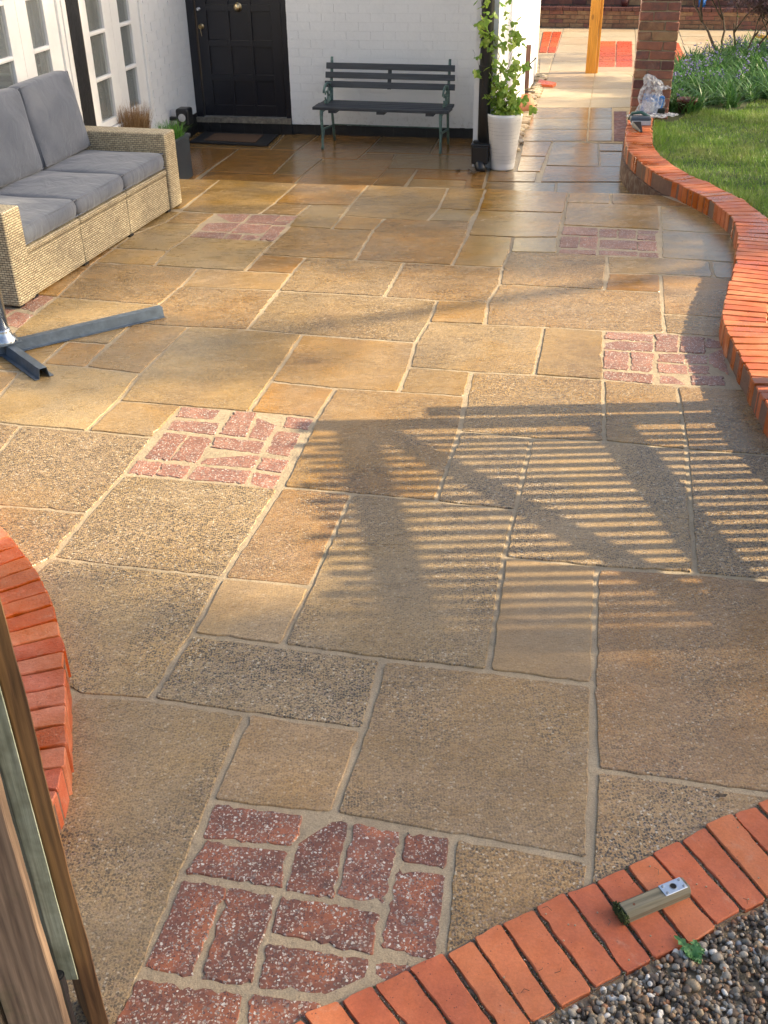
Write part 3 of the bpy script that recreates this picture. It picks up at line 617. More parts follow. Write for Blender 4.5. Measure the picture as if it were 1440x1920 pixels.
for a, b in zip(rows, rows[1:]):
    m = M_GREYWET if a > 210 else M_GREY
    recenter(obj("paving_slab", slab_mesh(px_poly([onl(VL, a), onl(V1, a), onl(V1, b), onl(VL, b)], LOW), LOW + 0.003, joint=0.007), m, path))
    if not (b >= 76 and a <= 127):
        xr = V2 if a < 260 or a > 265 else V2
        if a > 205: recenter(obj("paving_slab", slab_mesh(px_poly([onl(V1, a), (1148, a), (1149, b), onl(V1, b)], LOW), LOW + 0.003, joint=0.007), m, path))
        else: recenter(obj("paving_slab", slab_mesh(px_poly([onl(V1, a), onl(V2, a), onl(V2, b), onl(V1, b)], LOW), LOW + 0.003, joint=0.007), m, path))
for k in range(10):
    a, b = 265 - k * 5.6, 265 - (k + 1) * 5.6
    recenter(obj("edging_brick", slab_mesh(px_poly([(1150, a), (1174, a), (1176, b), (1150, b)], LOW), LOW + 0.003, joint=0.004, rough=0.002, corner=.004), M_DARKBRICK, path))
for (x0, x1, xa, xb, y0, y1, nx, ny) in ((1121, 1187, 1125, 1186, 126, 78, 2, 5), (1254, 1290, 1250, 1273, 116, 81, 1, 4), (1010, 1042, 1018, 1054, 99, 60, 2, 4)):
    for i in range(nx):
        for j in range(ny):
            f = lambda u, v: (x0 + (x1 - x0) * u + ((xa - x0) * (1 - u) + (xb - x1) * u) * v, y0 + (y1 - y0) * v)
            q = [f(i / nx, j / ny), f((i + 1) / nx, j / ny), f((i + 1) / nx, (j + 1) / ny), f(i / nx, (j + 1) / ny)]
            recenter(obj("terracotta_tile", slab_mesh(px_poly(q, LOW), LOW + 0.006, joint=0.008, rough=0.002), M_TERRA, path))
for q in (((1192, 116), (1250, 116), (1247, 52), (1190, 52)), ((1290, 114), (1400, 114), (1372, 86), (1281, 86)), ((1281, 84), (1372, 84), (1362, 70), (1276, 70)), ((1276, 69), (1440, 69), (1430, 56), (1271, 56)),
          ((1372, 114), (1500, 114), (1480, 70), (1362, 70)), ((985, 185), (1005, 187), (1022, 160), (1010, 140)), ((1010, 138), (1028, 138), (1036, 110), (1012, 108))):
    recenter(obj("paving_slab", slab_mesh(px_poly(q, LOW), LOW + 0.003, joint=0.007), M_GREY, path))

# ------------------------------------------------------------------ curved brick walls
def resample(P, pitch, start=0.0):
    out = []; acc = start; 
    for a, b in zip(P, P[1:]):
        L = (b - a).length
        while acc <= L: out.append(a + (b - a) * (acc / L)); acc += pitch
        acc -= L
    return out
def smooth(P, n=3):
    for _ in range(n): P = [P[0]] + [(P[i - 1] + P[i] * 2 + P[i + 1]) / 4 for i in range(1, len(P) - 1)] + [P[-1]]
    return P
def brick_course(P, side, pitch, width, z0, z1, mat, parent, rough=0.002, gap=0.0055, jit=0.003, name="brick", lab=None):
    C = smooth(resample(P, pitch / 4)); nn = []
    for i in range(len(C)):
        d = (C[min(i + 2, len(C) - 1)] - C[max(i - 2, 0)]).normalized(); nn.append(Vector((d.y, -d.x, 0)) * side)
    k = 0
    for i in range(0, len(C) - 4, 4):
        w = width + random.uniform(-.004, .004); o = random.uniform(-jit, jit)
        q = [C[i] + nn[i] * o, C[i + 4] + nn[i + 4] * o, C[i + 4] + nn[i + 4] * (w + o), C[i] + nn[i] * (w + o)]
        dz = random.uniform(-0.002, 0.002)
        me = slab_mesh(q, z1 + dz, joint=gap, thick=z1 - z0 + dz, rough=rough, step=0.035, lip=0.004, tilt=0.01, corner=0.004, name=name)
        recenter(obj(name, me, mat, parent)); k += 1
    return C, nn
def strip(P, N, o0, o1, z0, z1):
    mb = MB(); V = []
    for p, n in zip(P, N):
        a = p + n * o0; b = p + n * o1; V += [(a.x, a.y, z0), (b.x, b.y, z0), (b.x, b.y, z1), (a.x, a.y, z1)]
    F = []
    for i in range(len(P) - 1):
        o = i * 4; F += [(o + j, o + (j + 1) % 4, o + 4 + (j + 1) % 4, o + 4 + j) for j in range(4)]
    F += [(0, 3, 2, 1), (len(V) - 4, len(V) - 3, len(V) - 2, len(V) - 1)]
    return mb.add(V, F)
ZT = 0.105
T = [Vector((2.05, 2.55, 0)), Vector((1.80, 2.85, 0)), Vector((1.64, 3.2, 0)), Vector((1.565, 3.5, 0))] + [at(x, y, ZT) for x, y in ((1440, 770), (1411, 718), (1385, 668), (1360, 618), (1352, 598), (1357, 552), (1377, 496), (1383, 440), (1373, 410), (1360, 396), (1343, 384), (1327, 372), (1296, 357), (1265, 341), (1244, 334), (1218, 318), (1199, 304), (1181, 287), (1174, 277), (1171, 264), (1173, 244), (1176, 226), (1180, 207))]
for p in T: p.z = 0
rwall = thing("curved_brick_wall", "low curved red brick-on-edge wall between the patio and the lawn", "brick wall", tuple(T[6]))
CR, NR = brick_course(T, 1, 0.0755, 0.222, -0.005, ZT, M_WALLBRICK, rwall, jit=.006)
obj("mortar_core", strip(CR, NR, 0.008, 0.212, -0.16, ZT - 0.010), M_MORTAR_BR, rwall)
iy = [i for i, p in enumerate(CR) if p.y > 6.9]
obj("footing", strip([CR[i] for i in iy], [NR[i] for i in iy], -0.012, 0.19, -0.17, -0.007), M_PLINTH, rwall)

TL = [(-60, 880), (-30, 935), (0, 984), (19, 1002), (36, 1022), (52, 1041), (67, 1065), (82, 1089), (93, 1113), (103, 1138), (112, 1166), (119, 1194), (125, 1226), (126, 1260), (127, 1297), (127, 1331), (127, 1373), (125, 1412), (120, 1456)]
TL = [at(x, y, ZT) for x, y in TL]
for p in TL: p.z = 0
d = (TL[-1] - TL[-3]).normalized(); TL += [TL[-1] + d * 0.08 + Vector((-0.012, 0, 0)), TL[-1] + d * 0.16 + Vector((-0.04, 0, 0)), TL[-1] + d * 0.24 + Vector((-0.09, 0, 0))]
lwall = thing("curved_brick_planter_wall", "low curved orange brick-on-edge wall beside the open wooden gate", "brick wall", tuple(TL[8]))
CL, NL = brick_course(TL, 1, 0.0775, 0.235, -0.005, ZT, M_LEFTBRICK, lwall, rough=0.003, gap=0.0045)
obj("mortar_core", strip(CL, NL, 0.008, 0.225, -0.05, ZT - 0.014), M_MORTAR_BR, lwall)
lb = sheet("planting_bed", [(p.x + n.x * .21, p.y + n.y * .21) for p, n in zip(CL[::4], NL[::4])] + [(-3, 0.5), (-3, 3.2)], 0.06, M_SOIL); tag(lb, kind='structure')

KI = [(500, 1945), (565, 1900), (634, 1873), (696, 1844), (763, 1813), (832, 1782), (884, 1755), (938, 1727), (1000, 1700), (1057, 1669), (1115, 1648), (1169, 1621), (1219, 1598), (1273, 1573), (1319, 1546), (1373, 1523), (1417, 1505), (1462, 1487), (1510, 1466), (1558, 1446), (1606, 1426), (1654, 1406), (1702, 1387), (1750, 1368), (1798, 1350)]
KO = [(640, 2110), (700, 2080), (760, 2050), (826, 2015), (890, 1980), (945, 1947), (998, 1919), (1050, 1892), (1115, 1857), (1172, 1826), (1227, 1798), (1290, 1771), (1344, 1738), (1394, 1709), (1440, 1688), (1495, 1663), (1545, 1640), (1590, 1618), (1640, 1596), (1690, 1574), (1740, 1552), (1790, 1531), (1840, 1510), (1890, 1490), (1940, 1470)]
KZ = 0.012
kerb = thing("brick_threshold", None, None, kind='structure'); kerb['label'] = "row of red bricks on edge between the patio and the gravel"
ki = [at(x, y, KZ) for x, y in KI]; ko = [at(x, y, KZ) for x, y in KO]
for i in range(len(ki) - 1):
    dr = (ki[i + 1] - ki[i]).normalized() * random.uniform(-.002, .002)
    j = random.uniform(-.005, .004); nn = (ki[i] - ko[i]).normalized() * j
    q = [ki[i] + dr + nn, ki[i + 1] + dr + nn, ko[i + 1] + dr + nn, ko[i] + dr + nn]
    recenter(obj("brick", slab_mesh(q, KZ + random.uniform(-.002, .002), joint=0.0042, thick=0.06, rough=0.0022, step=0.02, lip=0.003, tilt=0.008, corner=0.004, name="brick"), M_KERB, kerb))
mb = MB()
for i in range(len(ki) - 1):
    q = [ki[i], ki[i + 1], ko[i + 1], ko[i]]; e = [p + (p - (ki[i] + ko[i]) / 2) * -0.03 for p in q]
    mb.add([(p.x, p.y, KZ - 0.007) for p in e], [(0, 3, 2, 1)])
obj("joint_bed", mb, M_MORTAR_DK, kerb)
jm = []
for i in range(1, len(ki) - 1):
    for k in range(150):
        t = random.random() ** .8; q = ki[i].lerp(ko[i], t); jm.append((q.x + random.gauss(0, .0028), q.y + random.gauss(0, .0028), KZ - .006 + random.uniform(0, .003)))
JM = np.array(jm)
gp = sheet("gravel_bed", [tuple((ko[i] + (ki[i] - ko[i]) * .1)[:2]) for i in range(len(ko))] + [(2.6, 1.6), (2.6, -1), (-0.5, -1)], -0.004, M_SOIL); tag(gp, kind='structure')

# ------------------------------------------------------------------ the house
H = 3.0
house = thing("house", "white painted brick house with black plinth and black front door", "house", tuple(hw(0, 0, LOW)))
def wbox(s0, s1, d0, d1, z0, z1):
    b = [hw(s0, d1, z0), hw(s1, d1, z0), hw(s1, d0, z0), hw(s0, d0, z0)]; t = [hw(s0, d1, z1), hw(s1, d1, z1), hw(s1, d0, z1), hw(s0, d0, z1)]
    return MB().hexa(b, t)
def join(*ms):
    o = MB()
    for m in ms: o.add(m.v, m.f)
    return o
DS0, DS1 = 0.0, 0.955
obj("wall", join(wbox(DS1, 2.80, -0.25, 0.0005, LOW - .1, H), wbox(-0.3, DS1, -0.25, -0.002, 2.02, H), wbox(-0.3, -0.004, -0.1, 1.08, LOW - .1, H), wbox(-0.3, -0.002, 1.08, 5.2, LOW - .1, 0.24),
    wbox(-0.3, -0.002, 1.08, 5.2, 2.25, H), wbox(-0.3, -0.002, 4.6, 5.2, 0.24, 2.25)), M_WHITE, house)
BRK = {}
def paint_brick(w, h):
    k = (round(w, 3), round(h, 3))
    if k not in BRK:
        mb = MB(); mb.hexa([(-w / 2, -.004, 0), (w / 2, -.004, 0), (w / 2, .006, 0), (-w / 2, .006, 0)], [(-w / 2, -.004, h), (w / 2, -.004, h), (w / 2, .006, h), (-w / 2, .006, h)]); m = mb.mesh("brick"); m.materials.append(M_WHITE); BRK[k] = m
    return BRK[k]
rz_f = math.atan2(UB.y, UB.x)
zc = 0.0
for c in range(15):
    z = -0.055 + c * 0.075
    x = DS1 + (0.0 if c % 2 else 0.11) ; 
    if c % 2 == 0:
        o = obj("brick", paint_brick(0.102, 0.067), M_WHITE, house, world=False); o.location = hw(DS1 + .053, random.uniform(-.0005, .0008), z) - house.location; o.rotation_euler = (0, 0, rz_f)
    while x < 2.72:
        w = 0.219; o = obj("brick", paint_brick(w, 0.067), M_WHITE, house, world=False)
        o.location = hw(x + w / 2, random.uniform(-.0006, .0008), z) - house.location
        o.rotation_euler = (random.uniform(-.004, .004), 0, rz_f + random.uniform(-.006, .006)); x += 0.2275
rz_l = rz_f - math.pi / 2
for c in range(15):
    z = 0.035 + c * 0.075 - 0.004; x = 0.004 + (0.0 if c % 2 else -0.114)
    while x < 1.02:
        x0 = max(x, 0.004); x1 = min(x + 0.217, 1.066)
        if x1 - x0 > .03:
            o = obj("brick", paint_brick(x1 - x0, 0.066), M_WHITE, house, world=False)
            o.location = W0 + UB * (random.uniform(0, .0022) - .003) + NB * ((x0 + x1) / 2) + Vector((0, 0, z - LOW)) - house.location
            o.rotation_euler = (random.uniform(-.006, .006), 0, rz_l + math.pi + random.uniform(-.008, .008))
        x += 0.2275
def rgh(mb, a=0.004):
    mb.v = [(x + random.uniform(-a, a), y + random.uniform(-a, a), z + random.uniform(-a, a)) for x, y, z in mb.v]; return mb
pl = MB()
for i in range(40):
    a, b = DS1 + i * .045, DS1 + (i + 1) * .045; o = random.uniform(.006, .012); pl.add(wbox(a, b, -.01, o, LOW - .02, -0.058 + random.uniform(-.003, .003)).v, wbox(0, 1, 0, 1, 0, 1).f)
obj("plinth", pl, M_BLACKT, house)
pl = MB()
for i in range(24):
    a, b = i * .045, (i + 1) * .045; o = random.uniform(.006, .014); m = wbox(-.01, o, a, b, LOW - .02, 0.030 + random.uniform(-.003, .003)); pl.add(m.v, m.f)
obj("plinth", pl, M_BLACKT, house)

# front door with frame, panels, knob, key, doorstep
door = obj("door", wbox(0.085, 0.90, -0.055, -0.035, 0.0, 2.0), M_BLACKP, house)
obj("door_frame", join(wbox(0.0, 0.075, -0.06, 0.004, -0.03, 2.02), wbox(0.905, DS1, -0.06, 0.004, -0.06, 2.02), wbox(0.075, 0.905, -0.06, 0.004, 2.0, 2.02)), M_BLACKP, house, bevel=.004)
rails = MB()
for s0, s1 in ((0.087, 0.185), (0.37, 0.40), (0.585, 0.615), (0.80, 0.898)): m = wbox(s0, s1, -.036, -.018, 0.002, 1.998); rails.add(m.v, m.f)
for z0, z1 in ((0.002, .10), (0.32, .375), (0.62, .675), (0.92, .975), (1.5, 1.56), (1.9, 1.997)):
    for s0, s1 in ((0.185, 0.37), (0.40, 0.585), (0.615, 0.80)): m = wbox(s0, s1, -.036, -.0185, z0, z1); rails.add(m.v, m.f)
def sub(o, parent):
    o.parent = parent; q = parent; off = Vector((0, 0, 0))
    while q is not None: off += Vector(q.location); q = q.parent
    o.location = -off; return o
obj("door_rail", rails, M_BLACKP, door, bevel=.002)
def knob(s, z, r, mat, name, out=.045):
    c = hw(s, -.018, z); mb = MB(); mb.lathe([(0.0001, 0), (r * 1.25, 0), (r * 1.25, .004), (r * .45, .008), (r * .45, .02), (r, .026), (r * 1.02, .034), (r * .7, out), (0.0001, out + .004)], 20)
    q = NB.to_track_quat('Z', 'Y').to_matrix(); mb.v = [tuple(q @ Vector(v) + c) for v in mb.v]; return obj(name, mb, mat, door, smooth=True)
knob(0.495, 0.955, 0.032, M_BRASS, "door_knob"); knob(0.128, 0.79, 0.020, M_BRASS, "lock", .012); knob(0.118, 0.938, 0.014, M_CHROME, "bell_push", .03)
c = hw(0.128, .0, 0.785); obj("key", MB().bar(c, c + NB * .012 + Vector((0, 0, -.004)), .004, .012).tube([c + NB * .012, c + NB * .016 + Vector((0, 0, -.03)), c + NB * .014 + UB * .006 + Vector((0, 0, -.075))], [.002, .004, .002], 6), M_BRASS, door)
st = MB(); 
for i in range(16):
    a, b = 0.0 + i * .0597, 0.0 + (i + 1) * .0597; m = wbox(a, b, -.05, .035 + random.uniform(0, .01), -.052, -.004 + random.uniform(-.006, .002)); st.add(m.v, m.f)
obj("doorstep", st, M_SILLST, house)
st = MB()
for i in range(16):
    a, b = 0.002 + i * .0597, 0.002 + (i + 1) * .0597; m = wbox(a, b, -.05, .022 + random.uniform(0, .02), LOW - .01, -.053); st.add(m.v, m.f)
obj("step_riser", st, M_BLACKT, house)

mat_ = [at(x, y, LOW) for x, y in ((355, 269), (500, 276), (522, 255), (385, 249.5))]
dm = thing("door_mat", "black rubber door mat with brown coir centre before the black door", "door mat", tuple((mat_[0] + mat_[2]) / 2))
lo = LOW + .004
obj("rubber_border", MB().hexa([Vector((p.x, p.y, lo)) for p in mat_], [Vector((p.x, p.y, lo + .012)) for p in mat_]), M_RUBBER, dm)
cc = (mat_[0] + mat_[2]) / 2; ce = [cc + (p - cc) * .66 for p in mat_]
obj("coir_centre", MB().hexa([Vector((p.x, p.y, lo + .0122)) for p in ce], [Vector((p.x, p.y, lo + .018)) for p in ce]), M_COIR, dm)

# French doors on the left wall (d runs towards the viewer)
def lbox(s0, s1, d0, d1, z0, z1): return wbox(s0, s1, d0, d1, z0, z1)
def french(name, dl, dr, label):
    """dl > dr: the unit between two distances from the corner"""
    w = obj(name, join(lbox(-.06, .012, dr, dr + .055, .245, 2.25), lbox(-.06, .012, dl - .055, dl, .245, 2.25), lbox(-.06, .022, dr + .055, dl - .055, .245, .275), lbox(-.06, .012, dr + .055, dl - .055, 2.2, 2.25)), M_GLOSSW, house, bevel=.004, label=label)
    mid = (dl + dr) / 2; a0, a1 = dr + .057, dl - .057
    for (p0, p1, q0, q1) in ((a0, mid - .002, dr + .205 if 0 else None, None), (mid + .002, a1, None, None)):
        st0 = 0.205 - .0; 
        lf = MB(); e = 0.145
        i0 = p0 + (e + .03 if p0 == a0 else e); i1 = p1 - (e if p0 == a0 else e - .02)
        for m in (lbox(-.045, -.004, p0, i0, .28, 2.19), lbox(-.045, -.004, i1, p1, .28, 2.19), lbox(-.045, -.004, i0, i1, .28, .335), lbox(-.045, -.004, i0, i1, 2.1, 2.19)): lf.add(m.v, m.f)
        leaf = obj("door_leaf", lf, M_GLOSSW, w, bevel=.003)
        for z in (.627, .953, 1.279, 1.605, 1.93): obj("glazing_bar", lbox(-.035, -.001, i0 + .001, i1 - .001, z, z + .03), M_GLOSSW, leaf, bevel=.009, seg=3)
        zs = [.335, .657, .983, 1.309, 1.635, 1.96]
        for z0, z1 in zip(zs, [.627, .953, 1.279, 1.605, 1.93, 2.1]): obj("pane", lbox(-.030, -.026, i0 + .001, i1 - .001, z0 + .001, z1 - .001), M_GLASS, leaf)
    return w
fr1 = french("french_door", 2.30, 1.075, "white French doors with glazing bars, nearest the front door")
fr2 = french("french_door", 3.79, 2.56, "white French doors behind the rattan sofa back")
fr3 = french("french_door", 5.1, 3.86, None)
obj("timber_post", lbox(-.06, .03, 2.305, 2.495, LOW, 2.25), M_BLACKT, house)
obj("door_frame_board", lbox(-.06, .02, 2.497, 2.558, LOW, 2.25), M_GLOSSW, house); obj("door_frame_board", lbox(-.06, .02, 3.792, 3.858, LOW, 2.25), M_GLOSSW, house)
obj("curtain", join(*[lbox(-.16 - (i % 2) * .025, -.15 - (i % 2) * .025, 1.2 + i * .05, 1.25 + i * .05, .26, 2.2) for i in range(9)], *[lbox(-.16 - (i % 2) * .025, -.15 - (i % 2) * .025, 2.62 + i * .05, 2.67 + i * .05, .26, 2.2) for i in range(8)]), M_CURTAIN, house)
obj("room", join(lbox(-2.4, -2.3, .3, 6, -.1, 2.4), lbox(-2.3, -.31, .3, .35, -.1, 2.4), lbox(-2.3, -.31, .35, 6, -.1, -.02), lbox(-2.3, -.31, .35, 6, 2.3, 2.4)), M_ROOM, house)

# wing wall with the sunlit side
WF0 = at(885, 313, LOW); WL = 4.95; wa = at(1007, 137, LOW) - at(925, 318, LOW); wa.z = 0; wdir = wa.normalized(); wb = Vector((wdir.y, -wdir.x, 0))
wing = thing("wing_wall", "white painted wing wall beside the path, sunlit along its side", "wall", tuple(WF0))
def gbox(o, u, v, a0, a1, b0, b1, z0, z1):
    f = lambda a, b, z: Vector((o.x, o.y, 0)) + u * a + v * b + Vector((0, 0, z))
    return MB().hexa([f(a0, b0, z0), f(a1, b0, z0), f(a1, b1, z0), f(a0, b1, z0)], [f(a0, b0, z1), f(a1, b0, z1), f(a1, b1, z1), f(a0, b1, z1)])
side = MB(); L = wa.length; ny, nz = 60, 40
Vs = []
for i in range(ny + 1):
    for j in range(nz + 1):
        z = -.12 + (H + .12) * j / nz; y = L * i / ny
        bulge = .018 * math.sin(y * 2.1 + z) + .014 * math.sin(y * 5 + z * 4) + random.uniform(-.003, .003)
        p = WF0 + wdir * y + wb * (.178 + (bulge if 0 < i < ny else 0)); Vs.append((p.x, p.y, z))
side.add(Vs, [(i * (nz + 1) + j, (i + 1) * (nz + 1) + j, (i + 1) * (nz + 1) + j + 1, i * (nz + 1) + j + 1) for i in range(ny) for j in range(nz)])
core = gbox(WF0, wb, wdir, 0, .176, 0, L, LOW - .05, H); side.add(core.v, core.f)
obj("wall", side, M_WHITE, wing)
for c in range(16):
    z = LOW + .02 + c * .075
    for (a0, a1) in (((.002, .110), (.116, .178)) if c % 2 else ((.002, .178),)):
        o = obj("brick", gbox(WF0, wb, wdir, a0, a1, -.004, .004, z, z + .067), M_WHITE, wing)
ap = WF0 + wdir * 3.1 + wb * .20
tp = thing("timber_board", "tall reddish board with a dark latch leaning on the white side wall", "board", tuple(ap))
obj("board", MB().bar(ap + Vector((0, 0, LOW)), ap + wdir * .05 + Vector((0, 0, .56)), .05, .03), M_BOARDRED, tp)
obj("latch", MB().bar(ap + wb * .02 + Vector((0, 0, .37)), ap + wb * .09 + Vector((0, 0, .44)), .02, .012).bar(ap + wb * .02 + Vector((0, 0, .37)), ap + wb * .05 + Vector((0, 0, .33)), .03, .012), M_BLACKPL, tp)
obj("band", MB().bar(ap - wb * .03 + Vector((0, 0, .10)), ap + wb * .1 + Vector((0, 0, .095)), .012, .012), M_BLACKPL, tp)
pc = at(985, 212, LOW)
pb = obj("terracotta_pot", MB().lathe([(0.0001, 0), (.055, .0), (.085, .05), (.09, .09), (.075, .14), (.05, .165), (.056, .18), (.046, .18), (.04, .15), (.0001, .12)], 28, tuple(pc)), M_TERRAPOT, smooth=True)
tag(recenter(pb), "round terracotta pot at the foot of the white side wall", "plant pot")
for i in range(26):
    q = WF0 + wdir * (0.5 + i * .17 + random.uniform(-.03, .03)) + wb * (.27 + random.uniform(-.02, .03))
    mb = MB().lathe([(0.0001, 0), (.055, .002), (.06, .02), (.035, .035), (.0001, .038)], 9, (q.x, q.y, LOW - .004)); mb.v = [(x + random.uniform(-.008, .008), y + random.uniform(-.01, .01), z) for x, y, z in mb.v]
    recenter(obj("edging_cobble", mb, M_GREY, path))
tl = thing("loose_tile", "loose orange clay tile lying on the path beside the white wall", "tile", tuple(at(1030, 158, LOW)))
q = [at(x, y, LOW + .03) for x, y in ((1006, 157), (1036, 160), (1043, 156), (1012, 150))]
obj("tile", MB().hexa([p - Vector((0, 0, .025)) for p in q], [p + Vector((0, 0, .003 * i)) for i, p in enumerate(q)]), M_TERRA, tl)

# downpipe with gully hopper
pp_ = WF0 + wb * .095 - wdir * .058; pp_.z = 0
dp = thing("downpipe", "black downpipe with square gully hopper at the white wing corner", "downpipe", (pp_.x, pp_.y, LOW))
obj("pipe", MB().tube([pp_ + Vector((0, 0, z)) for z in (-.02, .4, 1.2, H)], .050, 20), M_BLACKPL, dp, smooth=True)
obj("hopper", gbox(pp_, wb, wdir, -.09, .05, -.07, .055, LOW + .05, LOW + .20), M_BLACKPL, dp, bevel=.012)
obj("hopper_rim", join(gbox(pp_, wb, wdir, -.097, .057, -.077, .06, LOW + .195, LOW + .212), gbox(pp_, wb, wdir, -.08, -.03, -.04, .0, LOW + .212, LOW + .235)), M_BLACKPL, dp, bevel=.006)
obj("shoe", MB().tube([pp_ + wb * -.03 + Vector((0, 0, LOW + .08)), pp_ - wdir * .05 - wb * .02 + Vector((0, 0, LOW + .04)), pp_ - wdir * .12 + Vector((0, 0, LOW + .012))], [.05, .045, .04], 14), M_BLACKPL, dp, smooth=True)
obj("bracket", MB().tube([pp_ + Vector((0, 0, z)) for z in (.62, .66)], .056, 16).tube([pp_ + Vector((0, 0, z)) for z in (.02, .07)], .056, 16), M_BLACKPL, dp)
for k in range(14):
    q = pp_ - wdir * random.uniform(.05, .2) + wb * random.uniform(-.22, .05); 
    mb = MB(); a = random.uniform(0, 6); r = random.uniform(.012, .028)
    mb.add([(q.x + r * math.cos(a + t) * (1 if t % 2 else .5), q.y + r * math.sin(a + t), LOW + .004 + random.uniform(0, .012)) for t in (0, 1.5, 3, 4.5)], [(0, 1, 2), (0, 2, 3)])
    tag(recenter(obj("dead_leaf", mb, M_DEAD)), "small curled dead leaf on the wet paving around the foot of the black downpipe", "leaf", "dead leaves around the drain")

# ------------------------------------------------------------------ garden wall, pier, amber post
g0 = at(1000, 51, LOW); g1 = at(1440, 57, LOW); gu = (g1 - g0); gu.z = 0; gu.normalize(); gn = Vector((-gu.y, gu.x, 0)); 
if gn.y < 0: gn = -gn
gw = thing("garden_wall", "low two-tier brown brick retaining wall at the end of the path", "brick wall", tuple(g0))
obj("mortar_core", join(gbox(g0, gu, gn, -.6, 7, .01, .45, LOW, .10), gbox(g0, gu, gn, -.6, 7, .36, .8, .09, .85)), M_MORTAR_DK, gw)
MESHB = {}
def rough_brick(w, h, dpt, mat):
    k = (w, h, mat.name, random.randrange(4))
    if k not in MESHB:
        mb = rgh(MB().box((w / 2, dpt / 2, h / 2), (w, dpt, h)), .0035); m = mb.mesh("brick"); m.materials.append(mat); MESHB[k] = m
    return MESHB[k]
rzg = math.atan2(gu.y, gu.x)
def lay(parent, o, u, v, rz, n, courses, z0, ph=.075, w=.215, mats=(M_STOCK,), lim=None, dep=.1, pit=.225):
    for c in range(courses):
        for i in range(n):
            x = i * pit + (0 if c % 2 else -pit / 2)
            b = obj("brick", rough_brick(w, ph - .009, dep, random.choice(mats)), None, parent, world=False)
            b.location = Vector((o.x, o.y, 0)) + u * x + v * random.uniform(-.004, .004) + Vector((0, 0, z0 + c * ph)) - Vector((parent.location.x, parent.location.y, parent.location.z))
            b.rotation_euler = (0, 0, rz)
lay(gw, g0 - gu * .2, gu, gn, rzg, 19, 4, LOW + .01, ph=.062, mats=(M_STOCK, M_STOCK, M_STOCK, M_OLDBRICK))
for i in range(40):
    b = obj("coping_brick", rough_brick(.102, .05, .30, M_DARKBRICK), None, gw, world=False); b.location = Vector((g0.x, g0.y, 0)) + gu * (i * .11 - .2) - gn * .02 + Vector((0, 0, .102)) - gw.location; b.rotation_euler = (0, 0, rzg)
lay(gw, g0 - gu * .2 + gn * .35, gu, gn, rzg, 19, 4, .16, mats=(M_STOCK, M_OLDBRICK, M_DARKBRICK))
for k, (px, py, c) in enumerate(((1172, 4, M_GREENG), (1305, 4, M_BLUEPK))):
    q = at(px, 30, LOW) ; q = g0 + gu * ((q - g0).dot(gu)) + gn * .2
    t = thing("small_pot", ("small dark potted plant on the brick ledge left of the pier" if k == 0 else "small blue pot on the brick ledge right of the pier"), "plant pot", (q.x, q.y, .155))
    obj("pot", MB().lathe([(0.0001, 0), (.05, 0), (.065, .12), (.055, .12), (.0001, .10)], 16, (q.x, q.y, .155)), M_DKPOT if k == 0 else M_BLUEPK, t, smooth=True)
    mb = MB()
    for i in range(26):
        a = random.uniform(0, 6.28); r = random.uniform(.03, .12); b = Vector((q.x, q.y, .27)); e = b + Vector((r * math.cos(a), r * math.sin(a), random.uniform(.05, .2))); s_ = Vector((-math.sin(a), math.cos(a), 0)) * .012
        mb.add([b - s_, b + s_, e], [(0, 1, 2)])
    obj("foliage", mb, M_STRAP, t)

# pier
P0 = at(1181, 213, ZT); P0.z = 0; PW = .335
pier = thing("brick_pier", "weathered red brick pier standing at the end of the curved wall", "brick pier", (P0.x, P0.y, LOW))
obj("mortar_core", gbox(P0, B, A, .012, PW - .012, .012, PW - .012, LOW, 2.2), M_MORTAR, pier)
ch = .078
def pbrick(a0, a1, b0, b1, z, m):
    mb = rgh(gbox(P0, B, A, a0, a1, b0, b1, z, z + ch - .011), .004); recenter(obj("brick", mb, m, pier, bevel=.004, seg=1))
for c in range(19):
    z = LOW + .005 + c * ch; mm = lambda: random.choice((M_OLDBRICK, M_OLDBRICK, M_OLDBRICK, M_DARKBRICK, M_STOCK))
    sp = .115 if c % 2 else .222
    pbrick(0, sp - .005, 0, .10, z, mm()); pbrick(sp + .005, PW, 0, .10, z, mm())
    sp2 = .215 if c % 2 else .11
    pbrick(0, .10, .11, .11 + sp2 - .005, z, mm()); pbrick(.0, .10, .11 + sp2 + .005, PW, z, mm()) if .11 + sp2 + .03 < PW else None
    pbrick(PW - .10, PW, .11, PW, z, mm())
ps = at(1107, 137, LOW)
post = thing("timber_post", "amber stained square timber post standing on the sunlit path", "post", tuple(ps))
obj("post", gbox(ps, B, A, -.062, .055, -.05, .06, LOW, 2.5), M_POSTY, post, bevel=.006)
obj("side_batten", gbox(ps, B, A, .057, .088, -.03, .045, LOW, 2.5), M_POSTY, post, bevel=.004)

